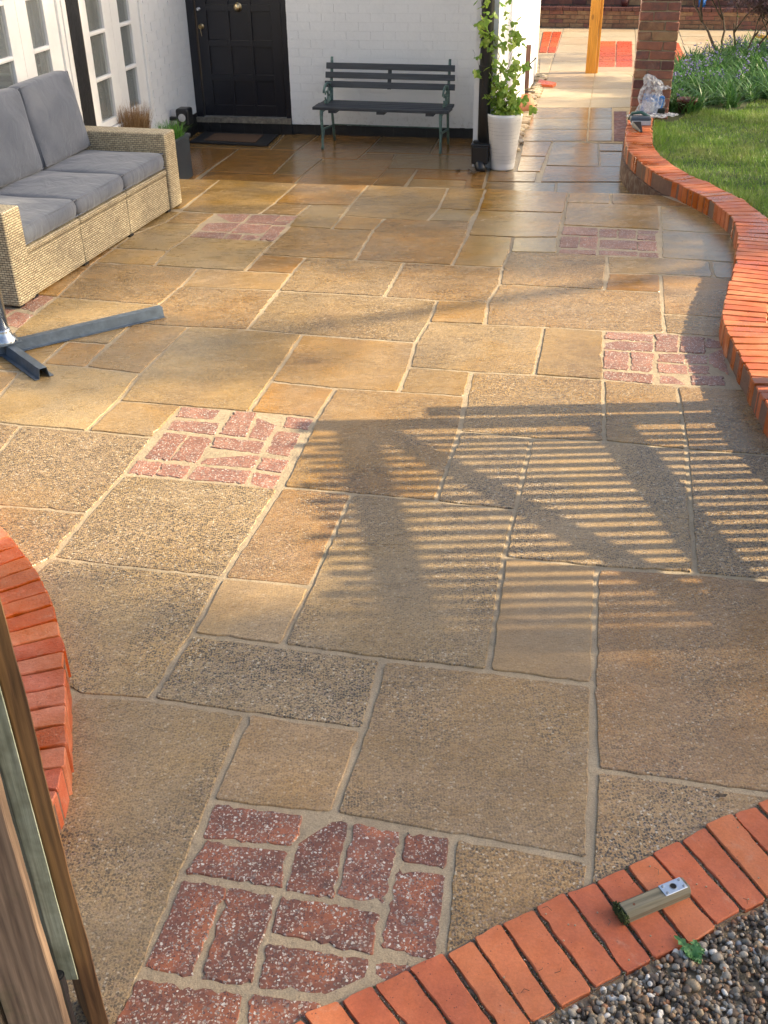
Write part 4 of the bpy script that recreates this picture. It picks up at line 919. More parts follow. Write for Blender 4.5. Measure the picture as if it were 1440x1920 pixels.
# ------------------------------------------------------------------ rattan sofa (local: x along the seat, y towards its back)
S0 = at(40, 580); S1 = at(343, 384); su = S1 - S0; su.z = 0; SLEN = su.length
sofa = thing("rattan_sofa", "three-seat honey rattan sofa with slate grey cushions on the patio", "sofa", tuple(S0), math.atan2(su.y, su.x))
def lp(name, mb, mat, parent=sofa, **kw): return obj(name, mb, mat, parent, world=False, **kw)
AH = .512
for x0 in (0.0, SLEN - .165):
    lp("arm", MB().box((x0 + .0825, .41, (AH + .012) / 2), (.165, .82, AH - .012)), M_WICKER, bevel=.014, seg=3)
SEG = [(.168, .760), (.766, 1.360), (1.366, SLEN - .168)]
for a, b in SEG:
    lp("seat_panel", MB().box(((a + b) / 2, .035, .126), (b - a, .03, .228)), M_WICKER, bevel=.006)
    lp("seat_rim", MB().box(((a + b) / 2, .04, .262), (b - a, .06, .034)), M_WICKER, bevel=.012, seg=3)
    lp("seat_deck", MB().box(((a + b) / 2, .44, .262), (b - a, .74, .03)), M_WICKER)
lp("backrest", MB().box((SLEN / 2, .79, .36), (SLEN - .34, .09, .64)), M_WICKER, bevel=.02, seg=3)
for x in (.04, .18, .76, 1.36, SLEN - .19, SLEN - .04):
    for y in (.05, .76): lp("foot", MB().box((x, y - .01, .008), (.05, .05, .016)), M_BLACKPL)
def cushion(w, d, h, puff=.022, crease=6):
    nx, ny, nz = 14, 12, 4; mb = MB(); idx = {}
    def P(i, j, k):
        x, y, z = i / nx * 2 - 1, j / ny * 2 - 1, k / nz * 2 - 1
        e = 6.0; rx = 1 - .03 * abs(y) ** e - .02 * abs(z) ** 3; ry = 1 - .03 * abs(x) ** e - .02 * abs(z) ** 3
        pz = z * (h / 2) + (z * puff * (1 - x * x) * (1 - y * y)) + .004 * math.sin(5 * x + 3 * y) * z
        sx = .010 * (1 - z * z) * (1 if abs(x) == 1 else 0) * math.copysign(1, x); sy = .010 * (1 - z * z) * (1 if abs(y) == 1 else 0) * math.copysign(1, y)
        wr = .0035 * math.sin(x * 23 + z * 4) * (1 if abs(y) == 1 else 0)
        return (x * rx * w / 2 + sx, y * ry * d / 2 + sy + wr, pz)
    def V(i, j, k):
        if (i, j, k) not in idx: idx[i, j, k] = len(mb.v); mb.v.append(P(i, j, k))
        return idx[i, j, k]
    def q(*v): mb.f.append(tuple(V(*a) for a in v)); mb.mi.append(0)
    for i in range(nx):
        for j in range(ny): q((i, j, 0), (i, j + 1, 0), (i + 1, j + 1, 0), (i + 1, j, 0)); q((i, j, nz), (i + 1, j, nz), (i + 1, j + 1, nz), (i, j + 1, nz))
    for i in range(nx):
        for k in range(nz): q((i, 0, k), (i + 1, 0, k), (i + 1, 0, k + 1), (i, 0, k + 1)); q((i, ny, k), (i, ny, k + 1), (i + 1, ny, k + 1), (i + 1, ny, k))
    for j in range(ny):
        for k in range(nz): q((0, j, k), (0, j, k + 1), (0, j + 1, k + 1), (0, j + 1, k)); q((nx, j, k), (nx, j + 1, k), (nx, j + 1, k + 1), (nx, j, k + 1))
    return mb
for i, (a, b) in enumerate(SEG):
    c = lp("seat_cushion", cushion(b - a + .004, .60, .105), M_FABRIC, smooth=True, sub=1); c.location = ((a + b) / 2, .315, .338)
    pz = MB(); w2, d2 = (b - a) / 2 - .004, .292
    for z in (-.044, .045):
        pz.tube([(-w2, -d2, z), (w2, -d2, z), (w2 + .002, d2, z), (-w2 - .002, d2, z), (-w2, -d2, z)], .0042, 6)
    obj("piping", pz, M_FABRIC, c, world=False)
    k = lp("back_cushion", cushion(b - a + .012, .50, .15, .035), M_FABRIC, smooth=True, sub=1)
    k.location = ((a + b) / 2 + (.0, -.01, .005)[i], .665, .635); k.rotation_euler = (R(80), R((-1, 1.5, -1)[i]), 0)
    pz = MB(); w2, d2 = (b - a) / 2 - .006, .238
    for z in (-.064, .066): pz.tube([(-w2, -d2, z), (w2, -d2, z), (w2 + .002, d2, z), (-w2 - .002, d2, z), (-w2, -d2, z)], .0042, 6)
    obj("piping", pz, M_FABRIC, k, world=False)

# ------------------------------------------------------------------ parasol cross base
uc = at(10, 640, .055)
par = thing("parasol_base", "grey steel cross base and upright tube of a parasol on the patio", "parasol base", (uc.x, uc.y, 0))
def channel(a, b, w=.062, h=.05):
    a, b = Vector(a), Vector(b); d = (b - a).normalized(); s = Vector((-d.y, d.x, 0)); t = .003
    prof = [(-w / 2 - .016, .0), (-w / 2 - .016, t), (-w / 2 + .004, t), (-w / 2 + .012, h), (w / 2 - .012, h), (w / 2 - .004, t), (w / 2 + .016, t), (w / 2 + .016, 0), (w / 2 - .007, 0), (w / 2 - .015, h - t), (-w / 2 + .015, h - t), (-w / 2 + .007, 0)]
    mb = MB(); n = len(prof); V = [p + s * x + Vector((0, 0, z + .003)) for p in (a, b) for x, z in prof]
    F = [(i, (i + 1) % n, n + (i + 1) % n, n + i) for i in range(n)]
    cap = [(0, 1, 2, 11), (2, 3, 10, 11), (3, 4, 9, 10), (4, 5, 8, 9), (5, 6, 7, 8)]
    return mb.add(V, F + [tuple(reversed(c)) for c in cap] + [tuple(i + n for i in c) for c in cap])
e1 = at(303, 583, .025); e2 = at(84, 710, .0); e1.z = e2.z = 0; u0 = Vector((uc.x, uc.y, 0))
d1 = (e1 - u0).normalized(); d2 = (e2 - u0).normalized()
obj("leg", channel(u0 - d1 * .55, e1), M_GALV, par, bevel=.0015, seg=1)
obj("leg", channel(u0 + d2 * .05 + Vector((0, 0, .0)), e2), M_GALV, par, bevel=.0015, seg=1); obj("leg", channel(u0 - d2 * .05, u0 - d2 * .58), M_GALV, par, bevel=.0015, seg=1)
obj("plate", MB().box((uc.x, uc.y, .058), (.13, .13, .006), Matrix.Rotation(.6, 3, 'Z')), M_GALV, par)
for k in range(4):
    a = .6 + k * math.pi / 2 + .785; obj("bolt", MB().tube([(uc.x + .062 * math.cos(a), uc.y + .062 * math.sin(a), .060), (uc.x + .062 * math.cos(a), uc.y + .062 * math.sin(a), .069)], .0065, 6), M_SCREW, par)
obj("collar", MB().lathe([(.058, 0), (.056, .012), (.040, .026), (.034, .05), (.0335, .06), (.028, .06)], 28, (uc.x, uc.y, .061)), M_CHROME, par, smooth=True)
obj("tube", MB().tube([(uc.x, uc.y, .06), (uc.x, uc.y, .9), (uc.x, uc.y, 2.3)], .0285, 24), M_CHROME, par, smooth=True)

# ------------------------------------------------------------------ bench (local: x along, y towards the wall)
F0 = at(605, 280, LOW); F1 = at(825, 289, LOW); fu = F1 - F0; fu.z = 0
bench = thing("garden_bench", "dark slatted garden bench with verdigris cast iron ends against the white wall", "bench", tuple(F0), math.atan2(fu.y, fu.x))
BL = fu.length
def lb_(name, mb, mat, **kw): return obj(name, mb, mat, bench, world=False, **kw)
SH = .34
for x in (0.0, BL):
    lb_("leg", MB().tube([(x, .0, 0), (x, .012, .03), (x, .02, .15), (x, .0, .27), (x, .01, SH - .01)], [.014, .012, .012, .014, .017], 8), M_IRON, smooth=True)
    lb_("leg", MB().tube([(x, .40, 0), (x, .375, .12), (x, .355, .24), (x, .345, SH)], [.012, .012, .012, .015], 8), M_IRON, smooth=True)
    lb_("back_post", MB().tube([(x, .345, SH - .01), (x, .35, .42), (x, .375, .55), (x, .40, .67), (x, .412, .725)], [.016, .016, .013, .013, .012], 8), M_IRON, smooth=True)
    ring = MB()
    ring.tube([(x, .215 + .115 * math.cos(t) * 1.0, .445 + .085 * math.sin(t)) for t in np.linspace(-2.4, 2.9, 22)], .011, 8)
    ring.tube([(x, .19 + .045 * math.cos(t), .425 + .04 * math.sin(t)) for t in np.linspace(-3, 2.6, 16)], .008, 6)
    ring.tube([(x, .27 + .03 * math.cos(t), .45 + .035 * math.sin(t)) for t in np.linspace(0, 5.5, 14)], .007, 6)
    ring.tube([(x, .30, .50), (x, .345, .525), (x, .37, .55)], .010, 6)
    lb_("scroll_arm", ring, M_IRON, smooth=True)
    lb_("side_rail", MB().bar((x, .0, SH - .012), (x, .35, SH - .012), .024, .02), M_IRON)
    lb_("stretcher", MB().bar((x, .02, .17), (x, .37, .14), .014, .016).tube([(x, .08, .165), (x, .04, .10)], .007, 6), M_IRON)
lb_("tie_rod", MB().tube([(0, .33, .155), (BL, .33, .155)], .006, 8), M_IRON, smooth=True)
for k, y in enumerate((.02, .095, .17, .245, .32)):
    lb_("seat_slat", rgh(MB().box((BL / 2 - .005, y, SH + .012), (BL + .15 - .02 * (k > 2), .062, .026)), .002), M_BENCHW, bevel=.004)
for k, (z, y) in enumerate(((.505, .352), (.580, .372), (.655, .392))):
    lb_("back_slat", rgh(MB().box((BL / 2 + .005, y - .022, z), (BL + .115 - .01 * k, .022, .052), Matrix.Rotation(R(-13), 3, 'X')), .002), M_BENCHW, bevel=.004)
lb_("back_brace", MB().bar((BL / 2, .35, .47), (BL / 2, .398, .64), .032, .016), M_BENCHW)
for x in (.10, BL / 2, BL - .10): lb_("seat_brace", MB().box((x, .17, SH - .014), (.07, .34, .022)), M_BENCHW)

# ------------------------------------------------------------------ planters and the climber
def grass_tuft(c, r, h, n, mat, lean=.35, w=.0035, seg=3):
    mb = MB()
    for i in range(n):
        a = random.uniform(0, 6.28); rr = r * math.sqrt(random.random()); b = Vector(c) + Vector((rr * math.cos(a), rr * math.sin(a), 0))
        a2 = a + random.gauss(0, .8); L = h * random.uniform(.6, 1.1); le_ = lean * random.uniform(.1, 1); sv = Vector((-math.sin(a2), math.cos(a2), 0))
        pts = []
        for k in range(seg + 1):
            t = k / seg; pts.append(b + Vector((math.cos(a2), math.sin(a2), 0)) * (le_ * L * t * t) + Vector((0, 0, L * (t - .35 * le_ * t * t))))
        V = []
        for k, p in enumerate(pts): ww = w * (1 - k / seg * .85); V += [p - sv * ww, p + sv * ww]
        mb.add(V, [(2 * k, 2 * k + 1, 2 * k + 3, 2 * k + 2) for k in range(seg)])
    return mb
pc = Vector((-1.735, 8.72, 0)); pu = B; pv = A
plt = thing("square_planter", "tall dark square planter behind the sofa arm by the white wall", "planter", (pc.x, pc.y, LOW))
obj("box", join(gbox(pc, pu, pv, -.16, .16, -.16, .16, LOW, .165)), M_PLANTER, plt, bevel=.008)
obj("rim", join(gbox(pc, pu, pv, -.17, .17, -.17, -.14, .167, .195), gbox(pc, pu, pv, -.17, .17, .14, .17, .167, .195), gbox(pc, pu, pv, -.17, -.14, -.139, .139, .167, .195), gbox(pc, pu, pv, .14, .17, -.139, .139, .167, .195)), M_PLANTER, plt, bevel=.004)
obj("soil", gbox(pc, pu, pv, -.138, .138, -.138, .138, .166, .172), M_SOIL, plt)
gt = tag(recenter(obj("grass_tuft", grass_tuft(pc + Vector((.06, .04, .17)), .10, .15, 260, M_GREENG, .9), M_GREENG)), "bright green chive-like tuft growing in the dark planter", "plant")
pc2 = Vector((-2.02, 8.95, 0))
plt2 = thing("square_planter", "second dark planter, holding the dry tan sedge behind the sofa arm", "planter", (pc2.x, pc2.y, LOW))
obj("box", gbox(pc2, pu, pv, -.16, .16, -.16, .16, LOW, .15), M_PLANTER, plt2, bevel=.008); obj("soil", gbox(pc2, pu, pv, -.14, .14, -.14, .14, .152, .16), M_SOIL, plt2)
tag(recenter(obj("dry_sedge", grass_tuft(pc2 + Vector((0, 0, .15)), .14, .27, 900, M_DRYG, .45, .0022), M_DRYG)), "dry tan tufted sedge behind the sofa arm", "plant")
bl = hw(.14, .70, 0)
bx = thing("wall_casing", "black box-shaped lantern with an open face on the white wall by the door", "casing", (bl.x, bl.y, .08))  # plain black box with a round opening; its use is not known
bm_ = join(gbox(bl, UB, NB, -.06, .06, -.07, .07, .05, .20)); obj("case", bm_, M_BLACKPL, bx, bevel=.02, seg=3)
obj("opening", MB().tube([bl + NB * .069 + Vector((0, 0, .125)), bl + NB * .073 + Vector((0, 0, .125))], .035, 14), M_CHROME, bx)
obj("bracket", gbox(bl, UB, NB, -.14, -.06, -.02, .02, .09, .12), M_BLACKPL, bx)

pot_c = at(944, 322, LOW); pot_c.y += .11; pot_c.z = LOW + .003
pot = thing("ribbed_pot", "tall white pot with thin grey rings, planted with a climber", "plant pot", tuple(pot_c))
prof = [(.0001, 0), (.097, 0), (.100, .012)]
for i in range(13):
    t = (i + .6) / 14; r = .100 + (.150 - .100) * t; z = .02 + .40 * t; prof += [(r, z), (r + .0018, z + .0255)]
prof += [(.149, .42), (.151, .445), (.138, .445), (.134, .40), (.0001, .40)]
PH = .455
body = MB().lathe([(r, z) for r, z in prof], 40, tuple(pot_c)); obj("pot", body, M_POTW, pot, smooth=True)
for i in range(13):
    t = (i + .6) / 14; r = .100 + (.150 - .100) * t - .0002; z = .02 + .40 * t + .0245
    obj("ring", MB().tube([pot_c + Vector((r * math.cos(a), r * math.sin(a), z + .002 * math.sin(a * 2 + i))) for a in np.linspace(0, 2 * math.pi, 37)], .0022, 5, cap=False), M_GALV, pot, smooth=True)
soil = MB().lathe([(.127, .41), (.06, .43), (.0001, .435)], 20, tuple(pot_c)); obj("soil", soil, M_SOIL, pot)
clb = thing("climbing_vine", "leafy green vine climbing from the white pot up the black downpipe", "vine", (pot_c.x, pot_c.y, LOW + .42))
pt = pot_c + Vector((0, 0, .43))
def v3(x, y, z): return Vector((x, y, z))
stems = []
pp3 = Vector((pp_.x, pp_.y, 0))
def stem(pts, w=.004):
    P = [Vector(p) for p in pts]; Q = []
    for i in range(len(P) - 1):
        for k in range(6):
            t = k / 6; Q.append(P[i].lerp(P[i + 1], t) + Vector((random.gauss(0, .008), random.gauss(0, .008), random.gauss(0, .004))))
    Q.append(P[-1]); obj("stem", MB().tube(Q, [w * (1 - .6 * i / len(Q)) for i in range(len(Q))], 5), M_BARK, clb, smooth=True); stems.append(Q)
stem([pt, pt + v3(-.07, -.03, .12), pt + v3(-.12, -.02, .3), pt + v3(-.13, -.02, .5), pp3 + v3(-.02, -.07, .85), pp3 + v3(-.05, -.07, 1.05), pp3 + v3(-.06, -.05, 1.3)])
stem([pt, pt + v3(-.04, -.06, .15), pt + v3(-.06, -.08, .35), pt + v3(-.10, -.06, .55), pp3 + v3(-.06, -.09, .95)])
stem([pt, pt + v3(.02, -.05, .15), pt + v3(-.01, -.04, .35), pt + v3(.04, -.02, .5), pt + v3(.02, 0, .68), pt + v3(-.04, .02, .80)], .003)
stem([pt, pt + v3(.07, -.02, .1), pt + v3(.10, 0, .25), pt + v3(.12, 0, .4), pt + v3(.06, 0, .52), pt + v3(.04, 0, .63)], .003)
stem([pt, pt + v3(.0, -.07, .1), pt + v3(-.03, -.08, .22), pt + v3(.02, -.08, .33), pt + v3(.08, -.05, .40)], .003)
stem([pt, pt + v3(-.10, -.05, .10), pt + v3(-.18, -.06, .22), pt + v3(-.22, -.06, .34), pt + v3(-.28, -.05, .50)], .002)
stem([pt, pt + v3(.06, -.06, .02), pt + v3(.12, -.08, .03), pt + v3(.17, -.08, .16)], .002)
LM = []
for v in range(3):
    mb = MB(); pts = []
    for k in range(11):
        a = -math.pi / 2 + 2 * math.pi * k / 11; r = (.5 if k == 0 else 1.0) * (1 + .28 * math.cos(3 * a + v)) * (1 + random.uniform(-.08, .08)); pts.append((r * math.cos(a), r * math.sin(a) + .4, -.18 * abs(math.cos(a)) + random.uniform(-.08, .08)))
    mb.add([(0, .25, .06)] + pts, [(0, 1 + k, 1 + (k + 1) % 11) for k in range(11)]); m = mb.mesh("leaf"); m.materials.append(M_IVY); LM.append(m)
def put_leaf(p, s):
    o = obj("leaf", random.choice(LM), None, clb, world=False); o.location = p - clb.location; o.scale = (s, s, s)
    o.rotation_euler = (random.uniform(.2, 1.4), random.uniform(-.6, .6), random.gauss(0, .9))
W_ = [62, 46, 42, 40, 34, 18, 14]
for st_, n in zip(stems, W_):
    for k in range(n):
        p = random.choice(st_); j = .035
        put_leaf(p + Vector((random.gauss(0, j), random.gauss(-.01, j * .7), random.gauss(0, j * .8))), random.uniform(.018, .036))
for k in range(34): a = random.uniform(0, 6.28); put_leaf(pt + v3(.10 * math.cos(a), .10 * math.sin(a), random.uniform(-.02, .08)), random.uniform(.018, .032))

# ------------------------------------------------------------------ things on the wall end
bc = at(1218, 215, ZT); bc.z = ZT
bag = thing("plastic_bag", "crumpled clear plastic bag of blue packets leaning on the brick pier", "plastic bag", tuple(bc))
def crumple(prof, n, c, amp, sx=1, sy=1):
    mb = MB().lathe(prof, n, (0, 0, 0)); mb.v = [(c[0] + x * sx + random.uniform(-amp, amp), c[1] + y * sy + random.uniform(-amp, amp), c[2] + z + random.uniform(-amp, amp) * .7) for x, y, z in mb.v]; return mb
fm = crumple([(.105, .0), (.118, .03), (.112, .08), (.112, .13), (.10, .17), (.095, .20), (.088, .23), (.082, .26), (.07, .29), (.052, .32), (.03, .34), (.008, .345)], 26, bc, .010, 1.0, .65)
fm.v = [(x - .10 * max(0, z - bc.z - .15) ** 1.0 + .012 * math.sin(40 * z + 9 * y), y, z + .018 * math.sin(30 * x)) for x, y, z in fm.v]
obj("film", fm, M_BAG, bag)
obj("film_flap", crumple([(.001, .0), (.03, .008), (.055, .004), (.075, -.01)], 14, bc + Vector((.085, -.02, .235)), .012, 1, .6), M_BAG, bag)
obj("film_tail", crumple([(.001, .012), (.06, .01), (.10, .006), (.12, .002)], 16, bc + Vector((.14, -.02, .0)), .010, 1, .7), M_BAG, bag)
obj("film_base", crumple([(.05, .03), (.14, .016), (.19, .006)], 20, bc + Vector((-.05, -.08, .0)), .010, 1, .5), M_BAG, bag)
obj("packet", rgh(MB().box(bc + Vector((.01, 0, .085)), (.17, .10, .17), Matrix.Rotation(.15, 3, 'Y')), .006), M_BLUEPK, bag, bevel=.01)
obj("packet", rgh(MB().box(bc + Vector((-.02, -.045, .075)), (.09, .02, .09)), .004), M_LABELW, bag, bevel=.004)
obj("dark_case", MB().box(bc + Vector((.085, -.04, .035)), (.07, .06, .06)), M_BLACKPL, bag, bevel=.01)
tr = at(1198, 245, ZT); tr.z = ZT
tw = thing("brush", "black hand brush with a green-edged handle lying on the end of the curved wall", "brush", tuple(tr))
obj("handle", MB().tube([tr + Vector((-.02, .33, .03)), tr + Vector((.0, .30, .085)), tr + Vector((.07, .28, .095)), tr + Vector((.14, .27, .06)), tr + Vector((.155, .26, .03))], [.012, .014, .014, .013, .01], 10), simple("green_grip", (.05, .12, .10), .4), tw, smooth=True)
obj("pad", MB().box(tr + Vector((.06, .25, .045)), (.17, .10, .05), Matrix.Rotation(-.1, 3, 'Z')), simple("slate_pad", (.06, .08, .11), .5), tw, bevel=.012)
obj("bristles", MB().box(tr + Vector((.06, .22, .022)), (.16, .06, .035)), simple("pale_bristle", (.45, .47, .5), .8, nscale=200, namt=.4), tw)
obj("blade", MB().hexa([tr + Vector(p) for p in ((-.012, -.09, .002), (.012, -.09, .002), (.045, .13, .002), (-.035, .13, .002))], [tr + Vector(p) for p in ((-.010, -.085, .016), (.010, -.085, .016), (.04, .13, .05), (-.03, .13, .05))]), M_BLACKPL, tw, bevel=.004)
fp = Vector((2.86, 10.15, .02))
fpt = thing("flower_pot", "small plum coloured flower pot among the strap leaves beside the pier", "flower pot", tuple(fp))
obj("pot", MB().lathe([(.0001, 0), (.06, 0), (.085, .13), (.095, .13), (.095, .16), (.08, .16), (.0001, .14)], 22, tuple(fp)), M_DKPOT, fpt, smooth=True)
hz = at(1415, 66, .25); hz2 = at(1470, 84, .2)
hs = obj("yellow_hose", MB().tube([hz, (hz + hz2) / 2 + Vector((0, 0, .02)), hz2, hz2 + Vector((1.5, .2, -.1))], .022, 10), M_YELLOW, smooth=True); tag(recenter(hs), "yellow hose showing behind the purple maple", "hose")

# ------------------------------------------------------------------ gravel, weed, catch block
def ico():
    t = (1 + 5 ** .5) / 2; v = [(-1, t, 0), (1, t, 0), (-1, -t, 0), (1, -t, 0), (0, -1, t), (0, 1, t), (0, -1, -t), (0, 1, -t), (t, 0, -1), (t, 0, 1), (-t, 0, -1), (-t, 0, 1)]
    f = [(0, 11, 5), (0, 5, 1), (0, 1, 7), (0, 7, 10), (0, 10, 11), (1, 5, 9), (5, 11, 4), (11, 10, 2), (10, 7, 6), (7, 1, 8), (3, 9, 4), (3, 4, 2), (3, 2, 6), (3, 6, 8), (3, 8, 9), (4, 9, 5), (2, 4, 11), (6, 2, 10), (8, 6, 7), (9, 8, 1)]
    v = [Vector(x).normalized() for x in v]; cache = {}; F = []
    def mid(a, b):
        k = (min(a, b), max(a, b))
        if k not in cache: cache[k] = len(v); v.append((v[a] + v[b]).normalized())
        return cache[k]
    for a, b, c in f: ab, bc_, ca = mid(a, b), mid(b, c), mid(c, a); F += [(a, ab, ca), (b, bc_, ab), (c, ca, bc_), (ab, bc_, ca)]
    return np.array([tuple(x) for x in v]), np.array(F)
IV, IF = ico()
def scatter_mesh(name, V0, F0_, pos, scl, mat, smooth=True, rot='full'):
    n = len(pos); q = RNG.normal(size=(n, 4))
    if rot == 'z': a = RNG.uniform(0, 6.28, n); q = np.stack([np.cos(a / 2), 0 * a, 0 * a, np.sin(a / 2)], 1)
    q /= np.linalg.norm(q, axis=1)[:, None]; w, x, y, z = q.T
    Rm = np.stack([1 - 2 * (y * y + z * z), 2 * (x * y - z * w), 2 * (x * z + y * w), 2 * (x * y + z * w), 1 - 2 * (x * x + z * z), 2 * (y * z - x * w), 2 * (x * z - y * w), 2 * (y * z + x * w), 1 - 2 * (x * x + y * y)], 1).reshape(n, 3, 3)
    P = V0[None] * scl[:, None, :]; P = np.einsum('nij,nvj->nvi', Rm, P) + pos[:, None, :]
    return quick(name, P.reshape(-1, 3), (F0_[None] + (np.arange(n) * len(V0))[:, None, None]).reshape(-1, F0_.shape[1]), mat, smooth)
def quick(name, V, F, mat, smooth=False):
    me = bpy.data.meshes.new(name); me.vertices.add(len(V)); me.vertices.foreach_set('co', V.astype('f').ravel())
    k = F.shape[1]; me.loops.add(F.size); me.loops.foreach_set('vertex_index', F.astype('i').ravel())
    me.polygons.add(len(F)); me.polygons.foreach_set('loop_start', np.arange(0, F.size, k, dtype='i'))
    me.update(calc_edges=True)
    if smooth: me.shade_smooth()
    me.materials.append(mat); o = bpy.data.objects.new(name, me); COL.objects.link(o); return o
kol = [Vector((p.x, p.y)) for p in ko]
def side_gravel(x, y):
    best = 9
    for a, b in zip(kol, kol[1:]):
        d = (b - a).normalized(); n = Vector((d.y, -d.x)); q = Vector((x, y)) - a; t = q.dot(d)
        if -.02 <= t <= (b - a).length + .02: best = min(best, q.dot(n))
    return best
OCT = np.array([(1, 0, 0), (-1, 0, 0), (0, 1, 0), (0, -1, 0), (0, 0, 1), (0, 0, -1)], float); OCF = np.array([(0, 2, 4), (2, 1, 4), (1, 3, 4), (3, 0, 4), (2, 0, 5), (1, 2, 5), (3, 1, 5), (0, 3, 5)])
nj = len(JM); k_ = RNG.random(nj) < .6
for sel, nm, mt_, sc_ in ((k_, 'joint_grit', M_GRAVEL, .0013), (~k_, 'joint_moss', M_MOSS, .0017)):
    o = scatter_mesh(nm, OCT, OCF, JM[sel], RNG.uniform(.6, 1.5, (int(sel.sum()), 3)) * sc_, mt_, False); o.parent = kerb; o['kind'] = 'stuff'
gpos = []
while len(gpos) < 15000:
    x, y = random.uniform(.22, 1.75), random.uniform(.90, 1.9); s_ = side_gravel(x, y)
    if s_ < 9 and s_ > .004: gpos.append((x, y, random.uniform(-.004, .010) + min(.004, s_ * .1)))
gpos = np.array(gpos); n = len(gpos); sc = RNG.lognormal(math.log(.0057), .30, n)
IV[:] = IV * (1 + RNG.uniform(-.14, .14, (len(IV), 1)))
g = scatter_mesh("gravel", IV, IF, gpos, np.stack([sc * RNG.uniform(.9, 1.35, n), sc * RNG.uniform(.8, 1.1, n), sc * RNG.uniform(.55, .85, n)], 1), M_GRAVEL); tag(g, "mixed pea shingle beyond the red brick threshold", "gravel", kind='stuff')
# a few strays on the joints and slabs
wd = at(1300, 1800, .0)
weed = thing("weed", "small jagged green weed growing in the gravel beside the brick threshold", "weed", tuple(wd))
def jag(a, L, lift, w=.010):
    mb = MB(); dv = Vector((math.cos(a), math.sin(a), 0)); sv = Vector((-dv.y, dv.x, 0)); V = []; n = 8
    for k in range(n + 1):
        t = k / n; c = wd + dv * (L * t) + Vector((0, 0, .008 + lift * math.sin(t * 2.2))); ww = w * (math.sin(math.pi * min(1, t * .85 + .12))) * (1.25 if k % 2 else .55)
        V += [c - sv * ww + Vector((0, 0, .003)), c, c + sv * ww + Vector((0, 0, .003))]
    F = []
    for k in range(n): o = 3 * k; F += [(o, o + 1, o + 4, o + 3), (o + 1, o + 2, o + 5, o + 4)]
    return mb.add(V, F)
for a, L, lf in ((2.2, .055, .012), (1.35, .03, .02), (.4, .026, .012), (3.3, .02, .01), (-1.2, .022, .008), (.95, .022, .02), (2.75, .03, .015), (5.3, .018, .01)): obj("leaf", jag(a, L, lf), M_WEED, weed)

ka, kb = at(1167, 1706, .035), at(1286, 1656, .035); kd = (kb - ka); kd.z = 0; KL = kd.length
kbk = thing("gate_catch_block", "weathered timber block with a steel bolt plate on the red bricks", "gate catch", ((ka.x), ka.y, KZ), math.atan2(kd.y, kd.x))
def kl(name, mb, mat, **kw): return obj(name, mb, mat, kbk, world=False, **kw)
prof = [(-.021, .0), (.021, .0), (.021, .018), (.013, .029), (-.013, .029), (-.021, .018)]
V = [(x, y, z) for x in (0, KL) for y, z in prof]
kl("block", MB().add(V, [(i, (i + 1) % 6, 6 + (i + 1) % 6, 6 + i) for i in range(6)] + [(5, 4, 3, 2, 1, 0), (6, 7, 8, 9, 10, 11)]), M_BLOCKW, bevel=.0012, seg=1)
pmx = KL - .036
kl("plate", MB().box((pmx, 0, .0303), (.058, .030, .0022)), M_STEEL, bevel=.0008, seg=1)
kl("bolt_hole", MB().tube([(pmx, 0, .0312), (pmx, 0, .0318)], .0075, 20), M_DARK)
kl("hole_rim", MB().tube([(pmx + .0078 * math.cos(t), .0078 * math.sin(t), .0318) for t in np.linspace(0, 6.283, 21)], .0009, 5, cap=False), M_SCREW)
for x in (-.022, .022):
    for y in (-.009, .009): kl("screw", MB().lathe([(.0032, 0), (.0030, .0012), (.0012, .0008), (.0001, .0006)], 12, (pmx + x, y, .0314)), M_SCREW, smooth=True)
kl("screw", MB().lathe([(.003, 0), (.0026, .001), (.0001, .0004)], 10, (.028, -.002, .029)), simple("rusty_screw", (.16, .06, .03), .8))
n = 420; mp = np.stack([RNG.uniform(-.008, .004, n), RNG.uniform(-.022, .022, n), RNG.uniform(.0, .026, n)], 1)
ms = scatter_mesh("moss", IV[:12], np.array([(0, 11, 5), (0, 5, 1), (0, 1, 7), (0, 7, 10), (0, 10, 11), (1, 5, 9), (5, 11, 4), (11, 10, 2), (10, 7, 6), (7, 1, 8), (3, 9, 4), (3, 4, 2), (3, 2, 6), (3, 6, 8), (3, 8, 9), (4, 9, 5), (2, 4, 11), (6, 2, 10), (8, 6, 7), (9, 8, 1)]), mp, np.full((n, 3), .0022) * RNG.uniform(.6, 1.4, (n, 1)), M_MOSS); ms.parent = kbk; ms['kind'] = 'stuff'
for k, (px, py, s_) in enumerate(((1352, 1494, .011),)):
    q = at(px, py, .006); mb = MB(); mb.add([q + Vector(v) * s_ / .01 for v in ((-.014, 0, 0), (-.006, .006, .004), (.006, .007, .001), (.015, .003, .005), (.008, -.003, .002), (-.004, -.004, .004))], [(0, 1, 5), (1, 2, 5), (2, 4, 5), (2, 3, 4)])
    tag(recenter(obj("dead_leaf", mb, M_DEAD)), "curled dark leaf on the slab just above the brick threshold", "leaf")
